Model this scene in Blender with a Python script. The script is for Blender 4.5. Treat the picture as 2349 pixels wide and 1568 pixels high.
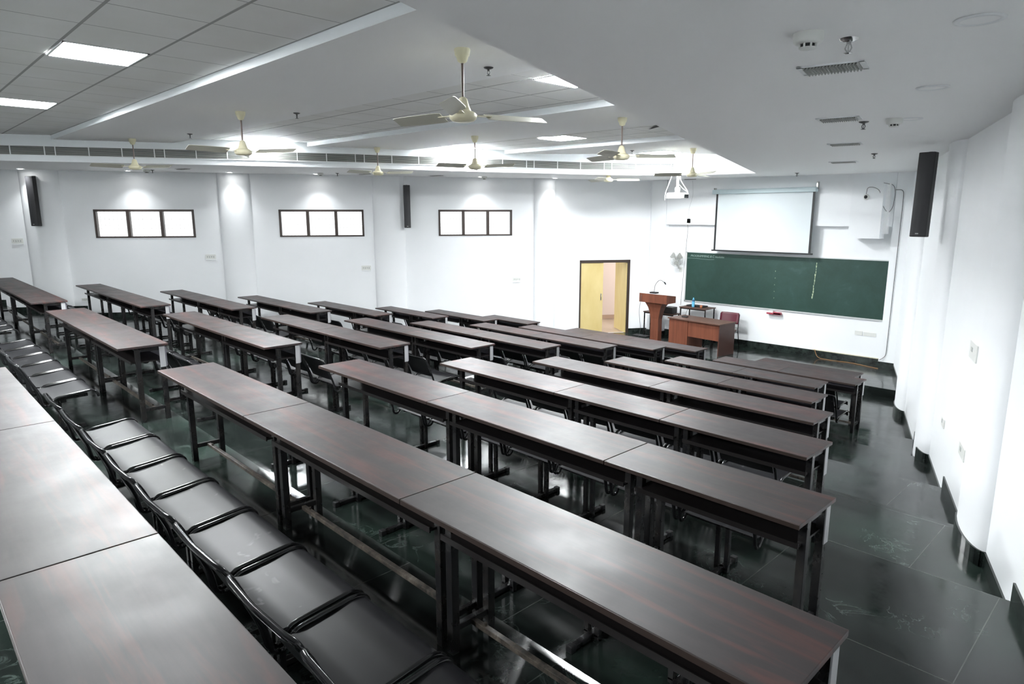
import bpy, bmesh, math, random
from mathutils import Vector, Matrix
random.seed(7)
for o in list(bpy.data.objects): bpy.data.objects.remove(o)
sc = bpy.context.scene
PI = math.pi
# ------------------------------------------------------------------ camera
cam_d = bpy.data.cameras.new('camera'); cam = bpy.data.objects.new('camera', cam_d); sc.collection.objects.link(cam)
sc.camera = cam
CAM = Vector((0.6079, -2.0696, 1.2889)); YAW = 0.80431; PITCH = 0.19001; ROLL = -0.0006
cam_d.sensor_width = 36.0; cam_d.sensor_fit = 'HORIZONTAL'; cam_d.lens = 36.0*1510.84/2349.0
cam_d.clip_start = 0.05; cam_d.clip_end = 200
_f = Vector((-math.sin(YAW)*math.cos(PITCH), math.cos(YAW)*math.cos(PITCH), -math.sin(PITCH)))
_r = Vector((math.cos(YAW), math.sin(YAW), 0)); _u = _r.cross(_f)
_c, _s = math.cos(ROLL), math.sin(ROLL)
_r2 = _c*_r + _s*_u; _u2 = -_s*_r + _c*_u
M = Matrix((( _r2.x, _u2.x, -_f.x, CAM.x), (_r2.y, _u2.y, -_f.y, CAM.y), (_r2.z, _u2.z, -_f.z, CAM.z), (0,0,0,1)))
cam.matrix_world = M
# ------------------------------------------------------------------ world / exposure
w = bpy.data.worlds.new('sky'); sc.world = w; w.use_nodes = True
bg = w.node_tree.nodes['Background']; bg.inputs[0].default_value = (0.93, 0.97, 1.0, 1); bg.inputs[1].default_value = 1.1
sc.view_settings.view_transform = 'Standard'; sc.view_settings.look = 'None'
sc.view_settings.exposure = 1.12; sc.view_settings.gamma = 1.0; sc.view_settings.use_curve_mapping = False
sc.cycles.max_bounces = 16; sc.cycles.diffuse_bounces = 12; sc.cycles.glossy_bounces = 6; sc.cycles.sample_clamp_indirect = 0.0; sc.cycles.caustics_reflective = True; sc.cycles.blur_glossy = 0.6
PANEL_E = 110.0; DOWN_W = 40.0; PANEL_COL = (0.95, 0.985, 1.0)
C = sc.collection
# ------------------------------------------------------------------ room numbers
ROWY = [0.0, 1.456, 2.893, 4.40, 5.812, 7.233, 8.54, 9.792]
ROWZ = [0.0, -0.188, -0.368, -0.580, -0.784, -0.975, -1.156, -1.345]
YF = 13.507; ZS = -1.979; ZC0, SX, SY = 2.2033, -0.01, -0.00203
def zceil(x, y): return ZC0 + SX*(x+9) + SY*(y-13)
def wl(y): return -18.94 + 0.661*y
def wr(y): return 1.12 - 0.356*y
YB = -7.0
def floor_z(y):
    if y >= 11.56: return ZS
    for k in range(7, 0, -1):
        if y > ROWY[k-1]+0.06: return ROWZ[k]-0.8
    if y > -1.41: return -0.8
    if y > -2.9: return -0.61
    return -0.42
# ------------------------------------------------------------------ materials
def mat(name, col, rough=0.5, metal=0.0, spec=None, coat=0.0, emis=None, es=0.0):
    m = bpy.data.materials.new(name); m.use_nodes = True
    b = m.node_tree.nodes['Principled BSDF']
    b.inputs['Base Color'].default_value = (*col, 1); b.inputs['Roughness'].default_value = rough
    b.inputs['Metallic'].default_value = metal
    if spec is not None: b.inputs['Specular IOR Level'].default_value = spec
    if coat: b.inputs['Coat Weight'].default_value = coat; b.inputs['Coat Roughness'].default_value = 0.1
    if emis: b.inputs['Emission Color'].default_value = (*emis, 1); b.inputs['Emission Strength'].default_value = es
    return m
class NT:
    def __init__(s, m): s.m = m; s.t = m.node_tree; s.b = s.t.nodes['Principled BSDF']
    def n(s, typ, **k):
        x = s.t.nodes.new(typ)
        for a, v in k.items(): setattr(x, a, v)
        return x
    def l(s, a, b): s.t.links.new(a, b)
    def coord(s, scale=(1,1,1), out='Object', loc=(0,0,0)):
        tc = s.n('ShaderNodeTexCoord'); mp = s.n('ShaderNodeMapping')
        mp.inputs['Scale'].default_value = scale; mp.inputs['Location'].default_value = loc
        s.l(tc.outputs[out], mp.inputs[0]); return mp.outputs[0]
    def noise(s, vec, scale, detail=4, rough=0.55, dist=0.0):
        x = s.n('ShaderNodeTexNoise'); x.inputs['Scale'].default_value = scale; x.inputs['Detail'].default_value = detail
        x.inputs['Roughness'].default_value = rough; x.inputs['Distortion'].default_value = dist
        s.l(vec, x.inputs['Vector']); return x.outputs[0]
    def ramp(s, fac, stops):
        r = s.n('ShaderNodeValToRGB'); e = r.color_ramp.elements
        while len(e) < len(stops): e.new(0.5)
        for el, (p, c) in zip(e, stops): el.position = p; el.color = (*c, 1) if len(c) == 3 else c
        s.l(fac, r.inputs[0]); return r.outputs[0]
    def mix(s, fac, a, b, mode='MIX'):
        x = s.n('ShaderNodeMix', data_type='RGBA', blend_type=mode)
        for v, i in ((fac, 0), (a, 6), (b, 7)):
            if hasattr(v, 'is_linked'): s.l(v, x.inputs[i])
            else: x.inputs[i].default_value = (*v, 1) if isinstance(v, tuple) else v
        return x.outputs[2]
    def math(s, op, a, b=None):
        x = s.n('ShaderNodeMath', operation=op)
        for v, i in ((a, 0), (b, 1)):
            if v is None: continue
            if hasattr(v, 'is_linked'): s.l(v, x.inputs[i])
            else: x.inputs[i].default_value = v
        return x.outputs[0]
    def rgb2v(s, c):
        x = s.n('ShaderNodeRGBToBW'); s.l(c, x.inputs[0]); return x.outputs[0]
    def bump(s, h, st=0.1, d=0.01):
        x = s.n('ShaderNodeBump'); x.inputs['Strength'].default_value = st; x.inputs['Distance'].default_value = d
        s.l(h, x.inputs['Height']); s.l(x.outputs[0], s.b.inputs['Normal'])
g = lambda v: (v, v, v)
# painted wall
m_wall = mat('painted_wall', (0.76, 0.80, 0.84), 0.62); t = NT(m_wall)
n1 = t.noise(t.coord(), 0.7, 4); t.l(t.ramp(n1, [(0.35, (0.85, 0.87, 0.885)), (0.65, (0.88, 0.895, 0.91))]), t.b.inputs['Base Color'])
t.bump(t.noise(t.coord(), 60, 2), 0.03)
m_ceil = mat('painted_ceiling', (0.92, 0.925, 0.925), 0.7)
m_fascia = mat('painted_fascia', (0.80, 0.83, 0.85), 0.6)
m_white = mat('white_paint', (0.80, 0.82, 0.83), 0.5)
m_plast = mat('white_plastic', (0.72, 0.73, 0.70), 0.35)
m_dim = mat('grey_plastic', (0.45, 0.47, 0.45), 0.4)
# marble floor
m_floor = mat('dark_green_marble', (0.03, 0.04, 0.035), 0.13, spec=0.5); t = NT(m_floor)
co = t.coord(); big = t.noise(co, 0.9, 5, 0.6, 0.6)
base = t.ramp(big, [(0.3, (0.006, 0.008, 0.0075)), (0.5, (0.014, 0.018, 0.0165)), (0.74, (0.022, 0.040, 0.031))])
vn = t.noise(co, 2.6, 9, 0.62, 1.6); v1 = t.math('ABSOLUTE', t.math('SUBTRACT', vn, 0.5))
vein = t.ramp(v1, [(0.0, g(1)), (0.012, g(0.25)), (0.03, g(0))])
msk = t.ramp(t.noise(co, 1.7, 3), [(0.52, g(0)), (0.68, g(0.55))])
cvein = t.mix(t.mix(1.0, vein, msk, 'MULTIPLY'), base, (0.14, 0.18, 0.165))
bk = t.n('ShaderNodeTexBrick'); bk.offset = 0.5; bk.inputs['Scale'].default_value = 1.0
bk.inputs['Brick Width'].default_value = 1.25; bk.inputs['Row Height'].default_value = 1.44; bk.inputs['Mortar Size'].default_value = 0.003
bk.inputs['Color1'].default_value = (0, 0, 0, 1); bk.inputs['Color2'].default_value = (0, 0, 0, 1); bk.inputs['Mortar'].default_value = (1, 1, 1, 1)
t.l(t.coord(loc=(0, -0.06, 0)), bk.inputs['Vector'])
cf = t.mix(t.math('MULTIPLY', bk.outputs['Fac'], 0.45), cvein, (0.13, 0.14, 0.13))
t.l(cf, t.b.inputs['Base Color'])
rn = t.ramp(t.noise(co, 3.1, 6, 0.7), [(0.35, g(0.08)), (0.7, g(0.24))]); t.l(t.rgb2v(rn), t.b.inputs['Roughness'])
t.bump(t.noise(co, 5, 3), 0.02, 0.02)
m_skirt = mat('black_granite_skirting', (0.012, 0.016, 0.015), 0.15); t = NT(m_skirt)
t.l(t.ramp(t.noise(t.coord(), 6, 6, 0.7), [(0.4, (0.008, 0.011, 0.010)), (0.75, (0.04, 0.055, 0.048))]), t.b.inputs['Base Color'])
# laminate desktop
m_top = mat('dark_walnut_laminate', (0.05, 0.03, 0.028), 0.32, spec=0.38, coat=0.05); m_top.node_tree.nodes['Principled BSDF'].inputs['Coat Roughness'].default_value = 0.38; t = NT(m_top)
oi = t.n('ShaderNodeObjectInfo'); cb = t.n('ShaderNodeCombineXYZ')
t.l(t.math('MULTIPLY', oi.outputs['Random'], 37.0), cb.inputs[0]); t.l(t.math('MULTIPLY', oi.outputs['Random'], 11.0), cb.inputs[1])
va = t.n('ShaderNodeVectorMath', operation='ADD'); t.l(t.coord((0.9, 9, 1)), va.inputs[0]); t.l(cb.outputs[0], va.inputs[1])
va2 = t.n('ShaderNodeVectorMath', operation='ADD'); t.l(t.coord((3, 60, 1)), va2.inputs[0]); t.l(cb.outputs[0], va2.inputs[1])
va3 = t.n('ShaderNodeVectorMath', operation='ADD'); t.l(t.coord(), va3.inputs[0]); t.l(cb.outputs[0], va3.inputs[1])
st = t.noise(va.outputs[0], 1.3, 4, 0.6, 0.5); fine = t.noise(va2.outputs[0], 1.0, 3, 0.6)
c1 = t.ramp(st, [(0.3, (0.026, 0.021, 0.022)), (0.5, (0.038, 0.029, 0.029)), (0.72, (0.10, 0.037, 0.030))])
c2 = t.mix(t.math('MULTIPLY', fine, 0.35), c1, (0.018, 0.013, 0.013))
t.l(c2, t.b.inputs['Base Color'])
rr = t.ramp(t.noise(va3.outputs[0], 3.5, 5, 0.65), [(0.3, g(0.40)), (0.75, g(0.52))]); t.l(t.rgb2v(rr), t.b.inputs['Roughness'])
t.bump(fine, 0.02, 0.002)
m_edge = mat('worn_edge_band', (0.035, 0.024, 0.020), 0.35)
m_blk = mat('black_enamelled_steel', (0.012, 0.012, 0.013), 0.28, spec=0.5); t = NT(m_blk)
t.l(t.ramp(t.noise(t.coord(), 7, 5, 0.7), [(0.45, (0.010, 0.010, 0.011)), (0.72, (0.028, 0.024, 0.021)), (0.85, (0.07, 0.06, 0.05))]), t.b.inputs['Base Color'])
t.l(t.rgb2v(t.ramp(t.noise(t.coord(), 12, 4), [(0.3, g(0.2)), (0.7, g(0.42))])), t.b.inputs['Roughness'])
m_strip = mat('grey_end_strip', (0.36, 0.36, 0.37), 0.35)
m_shelf = mat('black_shelf_laminate', (0.012, 0.010, 0.010), 0.35)
m_rust = mat('worn_steel_bar', (0.06, 0.05, 0.045), 0.45); t = NT(m_rust)
t.l(t.ramp(t.noise(t.coord(), 14, 6, 0.75), [(0.4, (0.02, 0.018, 0.016)), (0.58, (0.09, 0.075, 0.06)), (0.8, (0.25, 0.23, 0.2))]), t.b.inputs['Base Color'])
m_panel = mat('grey_laminate_panel', (0.17, 0.165, 0.19), 0.5)
m_tube = mat('glossy_black_tube', (0.010, 0.010, 0.011), 0.16, spec=0.6)
# perforated steel
m_perf = mat('perforated_black_steel', (0.02, 0.02, 0.022), 0.40, spec=0.28); t = NT(m_perf)
sp = t.n('ShaderNodeSeparateXYZ'); t.l(t.coord((700, 700, 700)), sp.inputs[0])
vy = t.math('ADD', sp.outputs[1], sp.outputs[2])
dots = t.math('MULTIPLY', t.math('SINE', sp.outputs[0]), t.math('SINE', vy)); dd = t.math('GREATER_THAN', t.math('ABSOLUTE', dots), 0.45)
oi = t.n('ShaderNodeObjectInfo'); cb = t.n('ShaderNodeCombineXYZ'); t.l(t.math('MULTIPLY', oi.outputs['Random'], 53.0), cb.inputs[0])
va = t.n('ShaderNodeVectorMath', operation='ADD'); t.l(t.coord(), va.inputs[0]); t.l(cb.outputs[0], va.inputs[1])
dust = t.ramp(t.noise(va.outputs[0], 3.0, 3, 0.6), [(0.4, (0.009, 0.009, 0.011)), (0.75, (0.022, 0.022, 0.024))])
smear = t.ramp(t.noise(va.outputs[0], 9.0, 3, 0.5, 0.8), [(0.67, g(0)), (0.71, g(0.35)), (0.75, g(0.55))])
c = t.mix(smear, dust, (0.20, 0.20, 0.20)); c = t.mix(t.math('MULTIPLY', dd, 0.75), c, (0.004, 0.004, 0.005))
t.l(c, t.b.inputs['Base Color'])
m_frame_brown = mat('dark_brown_frame', (0.045, 0.030, 0.024), 0.45)
m_bars = mat('window_bar_grey', (0.35, 0.33, 0.30), 0.5)
m_glass = bpy.data.materials.new('window_glass'); m_glass.use_nodes = True; tt = m_glass.node_tree; tt.nodes.clear()
go = tt.nodes.new('ShaderNodeOutputMaterial'); gm = tt.nodes.new('ShaderNodeMixShader'); gt = tt.nodes.new('ShaderNodeBsdfTransparent'); gg = tt.nodes.new('ShaderNodeBsdfGlossy')
gg.inputs['Roughness'].default_value = 0.05; gm.inputs[0].default_value = 0.06; gt.inputs[0].default_value = (0.97, 0.97, 0.95, 1)
tt.links.new(gt.outputs[0], gm.inputs[1]); tt.links.new(gg.outputs[0], gm.inputs[2]); tt.links.new(gm.outputs[0], go.inputs[0])
# ceiling tile
m_tile = mat('mineral_ceiling_tile', (0.74, 0.74, 0.72), 0.75); t = NT(m_tile)
s3 = t.n('ShaderNodeSeparateXYZ'); t.l(t.coord((1/0.69, 1/0.68, 1)), s3.inputs[0])
def gridline(axis, wd):
    fr = t.math('FRACT', s3.outputs[axis]); a = t.math('ABSOLUTE', t.math('SUBTRACT', fr, 0.5)); return t.math('GREATER_THAN', a, 0.5-wd)
gl = t.math('MAXIMUM', gridline(0, 0.008), gridline(1, 0.018))
tn = t.ramp(t.noise(t.coord(), 1.2, 3), [(0.35, (0.82, 0.82, 0.79)), (0.7, (0.87, 0.87, 0.86))])
t.l(t.mix(gl, tn, (0.38, 0.38, 0.37)), t.b.inputs['Base Color'])
t.bump(t.noise(t.coord(), 90, 2), 0.04)
m_light = mat('led_panel_diffuser', (0.9, 0.9, 0.9), 0.5, emis=PANEL_COL, es=PANEL_E)
m_down = mat('downlight_lens', (0.9, 0.9, 0.9), 0.5, emis=(1, 1, 0.98), es=30)
m_grille = mat('grille_blade_grey', (0.36, 0.37, 0.35), 0.5); m_dark = mat('dark_void', (0.02, 0.02, 0.02), 0.8)
m_cream = mat('cream_fan_enamel', (0.70, 0.66, 0.47), 0.35); m_blade = mat('fan_blade_cream', (0.46, 0.45, 0.38), 0.4)
m_rod = mat('brown_fan_rod', (0.13, 0.09, 0.075), 0.35)
m_chrome = mat('chrome_metal', (0.55, 0.55, 0.55), 0.15, metal=1.0)
m_board = mat('green_chalkboard', (0.018, 0.065, 0.048), 0.5); t = NT(m_board)
b1 = t.ramp(t.noise(t.coord((1, 1, 1)), 1.6, 6, 0.7, 0.4), [(0.4, (0.011, 0.044, 0.032)), (0.62, (0.018, 0.058, 0.046)), (0.8, (0.055, 0.10, 0.09))])
t.l(b1, t.b.inputs['Base Color'])
m_chalk = mat('chalk', (0.30, 0.40, 0.36), 0.9); m_scuff = mat('pale_scuff', (0.42, 0.50, 0.33), 0.8)
m_alu = mat('aluminium_trim', (0.62, 0.64, 0.64), 0.4, metal=0.3)
m_screen = mat('projection_screen_fabric', (0.66, 0.71, 0.73), 0.8); m_scase = mat('pale_blue_screen_case', (0.55, 0.66, 0.69), 0.4)
m_sblk = mat('matte_black', (0.012, 0.012, 0.013), 0.5); m_spk = mat('speaker_mesh', (0.03, 0.03, 0.033), 0.55)
m_podium = mat('reddish_brown_veneer', (0.25, 0.085, 0.045), 0.4); t = NT(m_podium)
t.l(t.ramp(t.noise(t.coord((1, 1, 0.08)), 16, 4, 0.6, 0.3), [(0.3, (0.115, 0.036, 0.020)), (0.7, (0.185, 0.062, 0.034))]), t.b.inputs['Base Color'])
m_desktop2 = mat('brown_table_top', (0.10, 0.052, 0.038), 0.4)
m_door = mat('yellow_door_paint', (0.66, 0.53, 0.23), 0.5); t = NT(m_door)
t.l(t.ramp(t.noise(t.coord((1, 1, 0.4)), 2.5, 3), [(0.35, (0.62, 0.48, 0.20)), (0.7, (0.70, 0.57, 0.27))]), t.b.inputs['Base Color'])
m_pink = mat('pinkish_corridor_wall', (0.68, 0.56, 0.50), 0.7); m_corr = mat('beige_corridor_floor', (0.46, 0.36, 0.27), 0.3)
m_maroon = mat('maroon_vinyl', (0.10, 0.012, 0.026), 0.35); m_brseat = mat('brown_seat_pad', (0.10, 0.055, 0.045), 0.5)
m_blue = mat('light_blue_plastic', (0.15, 0.52, 0.78), 0.25); m_blue2 = mat('dark_blue_plastic', (0.02, 0.10, 0.20), 0.3)
m_red = mat('pinkish_red_plastic', (0.42, 0.06, 0.09), 0.4); m_orange = mat('orange_brown', (0.45, 0.16, 0.07), 0.5)
m_cable = mat('grey_cable', (0.10, 0.10, 0.10), 0.5); m_cable_w = mat('white_cable', (0.75, 0.75, 0.75), 0.4); m_ocable = mat('orange_cable', (0.36, 0.17, 0.05), 0.5)
m_stain = mat('rust_stain', (0.50, 0.33, 0.26), 0.7); m_mesh = mat('grey_fan_blade', (0.34, 0.34, 0.32), 0.4)
# ------------------------------------------------------------------ mesh helpers
def V(*a): return Vector(a)
class MB:
    def __init__(s): s.v = []; s.f = []; s.sm = []
    def add(s, vs, fs, smooth=False):
        o = len(s.v); s.v += [tuple(x) for x in vs]
        for f_ in fs: s.f.append(tuple(i+o for i in f_)); s.sm.append(smooth)
    def box(s, a, b, rot=None, piv=None):
        x0, y0, z0 = a; x1, y1, z1 = b
        vs = [V(x, y, z) for z in (z0, z1) for y in (y0, y1) for x in (x0, x1)]
        if rot is not None:
            p = V(*piv) if piv else V((x0+x1)/2, (y0+y1)/2, (z0+z1)/2)
            vs = [p+rot@(q-p) for q in vs]
        s.add(vs, [(0, 2, 3, 1), (4, 5, 7, 6), (0, 1, 5, 4), (2, 6, 7, 3), (0, 4, 6, 2), (1, 3, 7, 5)])
    def bbox(s, a, b, r=0.005):       # box with bevelled edges
        bm = bmesh.new(); bmesh.ops.create_cube(bm, size=1)
        for q in bm.verts: q.co = V(*[(a[i]+b[i])/2 + q.co[i]*(b[i]-a[i]) for i in range(3)])
        bmesh.ops.bevel(bm, geom=list(bm.edges), offset=r, segments=2, affect='EDGES', profile=0.6)
        bm.verts.index_update(); s.add([q.co.copy() for q in bm.verts], [[q.index for q in f_.verts] for f_ in bm.faces]); bm.free()
    def tube(s, pts, r, n=8, cap=True, closed=False, rect=None):
        pts = [V(*p) for p in pts]; rings = []; N = len(pts)
        up = None
        for i, p in enumerate(pts):
            d = (pts[(i+1) % N]-pts[i-1]) if closed else (pts[min(i+1, N-1)]-pts[max(i-1, 0)])
            d.normalize()
            if up is None:
                up = V(0, 0, 1) if abs(d.z) < 0.9 else V(1, 0, 0)
            a = d.cross(up)
            if a.length < 1e-4: a = d.cross(V(0, 1, 0))
            a.normalize(); b = a.cross(d); b.normalize(); up = b
            rad = r[i] if isinstance(r, (list, tuple)) else r
            if rect: ring = [p+a*(sx*rect[0]/2)+b*(sy*rect[1]/2) for sx, sy in ((-1, -1), (1, -1), (1, 1), (-1, 1))]
            else: ring = [p+(a*math.cos(2*PI*k/n)+b*math.sin(2*PI*k/n))*rad for k in range(n)]
            rings.append(ring)
        m_ = len(rings[0]); vs = [q for r_ in rings for q in r_]; fs = []
        for i in range(N if closed else N-1):
            j = (i+1) % N
            for k in range(m_): fs.append((i*m_+k, i*m_+(k+1) % m_, j*m_+(k+1) % m_, j*m_+k))
        s.add(vs, fs, rect is None)
        if cap and not closed:
            s.add(rings[0], [tuple(range(m_-1, -1, -1))]); s.add(rings[-1], [tuple(range(m_))])
    def lathe(s, prof, c=(0, 0, 0), n=24, ax='z'):
        vs = []; fs = []
        for (r, h) in prof:
            for k in range(n):
                a = 2*PI*k/n; x, y, z = r*math.cos(a), r*math.sin(a), h
                if ax == 'y': x, y, z = x, z, y
                if ax == 'x': x, y, z = z, x, y
                vs.append(V(c[0]+x, c[1]+y, c[2]+z))
        for i in range(len(prof)-1):
            for k in range(n): fs.append((i*n+k, i*n+(k+1) % n, (i+1)*n+(k+1) % n, (i+1)*n+k))
        s.add(vs, fs, True)
    def prism(s, poly, z0, z1):   # poly list of (x,y)
        n = len(poly); vs = [V(x, y, z0) for x, y in poly]+[V(x, y, z1) for x, y in poly]
        s.add(vs, [tuple(range(n-1, -1, -1)), tuple(range(n, 2*n))]+[(k, (k+1) % n, n+(k+1) % n, n+k) for k in range(n)])
    def quad(s, *q, smooth=False): s.add(q, [tuple(range(len(q)))], smooth)
    def build(s, name, m, parent=None, loc=None):
        me = bpy.data.meshes.new(name)
        vs = s.v
        me.from_pydata(vs, [], s.f); me.polygons.foreach_set('use_smooth', s.sm); me.update()
        bm = bmesh.new(); bm.from_mesh(me); bmesh.ops.recalc_face_normals(bm, faces=bm.faces); bm.to_mesh(me); bm.free()
        me.materials.append(m)
        o = bpy.data.objects.new(name, me); C.objects.link(o)
        if parent: o.parent = parent
        if loc: o.location = loc
        return o
def B(name, m, a, b, parent=None, r=0):
    q = MB(); (q.bbox(a, b, r) if r else q.box(a, b)); return q.build(name, m, parent)
def thing(name, label, cat, loc=(0, 0, 0), rz=0, group=None):
    o = bpy.data.objects.new(name, None); C.objects.link(o); o.empty_display_size = 0.1
    o.location = loc; o.rotation_euler = (0, 0, rz); o['label'] = label; o['category'] = cat
    if group: o['group'] = group
    return o
def tag(o, label, cat, group=None):
    o['label'] = label; o['category'] = cat
    if group: o['group'] = group
    return o
def struct(o): o['kind'] = 'structure'; return o
def children(o): return [c for c in o.children]
def dup(root, loc, label, rz=None, group=None):
    r = root.copy(); C.objects.link(r); r.location = loc; r['label'] = label
    if rz is not None: r.rotation_euler = (0, 0, rz)
    if group: r['group'] = group
    for ch in list(root.children):
        c = ch.copy(); C.objects.link(c); c.parent = r
        for g_ in ch.children:
            d = g_.copy(); C.objects.link(d); d.parent = c
    return r
def fillet(pts, r, n=5):
    out = [V(*pts[0])]; P_ = [V(*p) for p in pts]
    for i in range(1, len(P_)-1):
        a, b, c = P_[i-1], P_[i], P_[i+1]; rr_ = r[i] if isinstance(r, dict) and i in r else (r if not isinstance(r, dict) else 0)
        if not rr_: out.append(b); continue
        d1 = (a-b).normalized(); d2 = (c-b).normalized(); rr_ = min(rr_, (a-b).length*0.49, (c-b).length*0.49)
        p1 = b+d1*rr_; p2 = b+d2*rr_
        for k in range(n+1):
            t_ = k/n; out.append(p1*(1-t_)**2+b*2*t_*(1-t_)+p2*t_**2)
    out.append(P_[-1]); return out
# ================================================================== ROOM SHELL
# ---- floor: one stepped marble mesh
steps = [(YB-0.5, -0.42), (-2.9, -0.42), (-2.9, -0.61), (-1.41, -0.61), (-1.41, -0.8)]
for k in range(7):
    yb = ROWY[k]+0.06; steps += [(yb, ROWZ[k]-0.8), (yb, ROWZ[k+1]-0.8)]
steps += [(11.56, ROWZ[7]-0.8), (11.56, ZS), (YF+0.2, ZS)]
q = MB(); prof = []
for i, (y_, z_) in enumerate(steps):
    if 0 < i < len(steps)-1 and abs(steps[i-1][1]-z_) < 1e-6 and abs(steps[i+1][0]-y_) < 1e-6 and steps[i+1][1] < z_:
        prof += [(y_-0.007, z_), (y_, z_-0.007)]
    elif 0 < i < len(steps)-1 and steps[i-1][1] < z_ and abs(steps[i-1][0]-y_) < 1e-6: prof += [(y_, z_-0.007), (y_+0.007, z_)]
    else: prof.append((y_, z_))
for (y0, z0), (y1, z1) in zip(prof[:-1], prof[1:]):
    xa = wl(y0)-0.15; xb = wl(y1)-0.15; xc = wr(y1)+0.15; xd = wr(y0)+0.15
    q.quad(V(xa, y0, z0), V(xd, y0, z0), V(xc, y1, z1), V(xb, y1, z1))
q.quad(V(wl(YB)-0.15, YB-0.5, -2.6), V(wr(YB)+0.15, YB-0.5, -2.6), V(wr(YF)+0.15, YF+0.2, -2.6), V(wl(YF)-0.15, YF+0.2, -2.6))
struct(q.build('floor', m_floor))
# ---- left wall with three window openings and the doorway
WIN = [(1.82, 3.68), (5.32, 7.04), (8.62, 10.24)]; WZ0, WZ1 = 0.76, 1.43
DOOR = (11.81, 13.02); DZ1 = 0.08
WT = 0.24
LN = V(1, -0.661, 0).normalized()      # inward normal of the left wall
LD = V(0.661, 1, 0).normalized()       # along the wall, towards the front
def lp(y, z, off=0.0):
    p = V(wl(y), y, z) + LN*off; return p
q = MB()
cuts = [YB]+[v for w_ in WIN for v in w_]+[DOOR[0], DOOR[1], YF+0.05]
for a, b in zip(cuts[:-1], cuts[1:]):
    spans = [(-2.4, 2.9)]
    if (a, b) in WIN: spans = [(-2.4, WZ0), (WZ1, 2.9)]
    if (a, b) == DOOR: spans = [(DZ1, 2.9)]
    for z0, z1 in spans:
        A, B_, A2, B2 = lp(a, z0), lp(b, z0), lp(a, z0, -WT), lp(b, z0, -WT); H = V(0, 0, z1-z0)
        q.add([A, B_, B_+H, A+H, A2, B2, B2+H, A2+H], [(0, 1, 2, 3), (5, 4, 7, 6), (0, 4, 5, 1), (3, 2, 6, 7), (0, 3, 7, 4), (1, 5, 6, 2)])
struct(q.build('wall_left', m_wall))
# ---- right, front and back walls
RN = V(-1, -0.356, 0).normalized(); RD = V(-0.356, 1, 0).normalized()
def rp(y, z, off=0.0): return V(wr(y), y, z)+RN*off
def slab_wall(name, A, B_, n, z0, z1, th=0.2):
    q = MB(); H = V(0, 0, z1-z0); A = A.copy(); B_ = B_.copy(); A.z = B_.z = z0
    q.add([A, B_, B_+H, A+H, A-n*th, B_-n*th, B_-n*th+H, A-n*th+H], [(0, 1, 2, 3), (5, 4, 7, 6), (0, 4, 5, 1), (3, 2, 6, 7), (0, 3, 7, 4), (1, 5, 6, 2)])
    return struct(q.build(name, m_wall))
slab_wall('wall_right', rp(YB, 0), rp(YF+0.05, 0), RN, -2.4, 2.9)
slab_wall('wall_front', V(wl(YF)-0.2, YF, 0), V(wr(YF)+0.2, YF, 0), V(0, -1, 0), -2.4, 2.9)
slab_wall('wall_back', V(wl(YB)-0.2, YB, 0), V(wr(YB)+0.2, YB, 0), V(0, 1, 0), -1.0, 2.9)
# upper front wall stands proud of the lower part, plus the two corner piers
q = MB(); q.box((-9.45, YF-0.14, 1.045), (-3.95, YF+0.02, 2.5)); struct(q.build('trim_1', m_wall))
q = MB(); q.prism([(-10.1, YF+0.02), (-9.95, YF-0.12), (-9.47, YF-0.15), (-9.45, YF+0.02)], ZS-0.05, 2.6); struct(q.build('trim_2', m_wall))
q = MB(); q.prism([(-3.96, YF+0.02), (-3.94, YF-0.15), (-3.60, YF-0.15), (-3.55, YF+0.02)], ZS-0.05, 2.6); struct(q.build('trim_3', m_wall))
# ---- half-round pillars
def pillar(p, along, nrm, half, prot, z0, z1, name):
    q = MB(); n = 14; pts = [p+along*(half*math.cos(PI*k/n))+nrm*(prot*math.sin(PI*k/n)) for k in range(n+1)]
    vs = [V(a.x, a.y, z0) for a in pts]+[V(a.x, a.y, z1) for a in pts]
    q.add(vs, [(k, k+1, n+2+k, n+1+k) for k in range(n)], True); return struct(q.build(name, m_wall)), pts
PIL = []
for i, (y_, hf) in enumerate([(0.93, 0.42), (4.48, 0.38), (7.57, 0.40), (10.98, 0.30)]):
    _, pts = pillar(lp(y_, 0), LD, LN, hf, 0.14, -2.4, 2.6, f'trim_{4+i}'); PIL.append(('L', y_, pts))
for i, y_ in enumerate([4.20, 7.52, 10.75]):
    _, pts = pillar(rp(y_, 0), RD, RN, 0.45, 0.12, -2.4, 2.6, f'trim_{8+i}'); PIL.append(('R', y_, pts))
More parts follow.
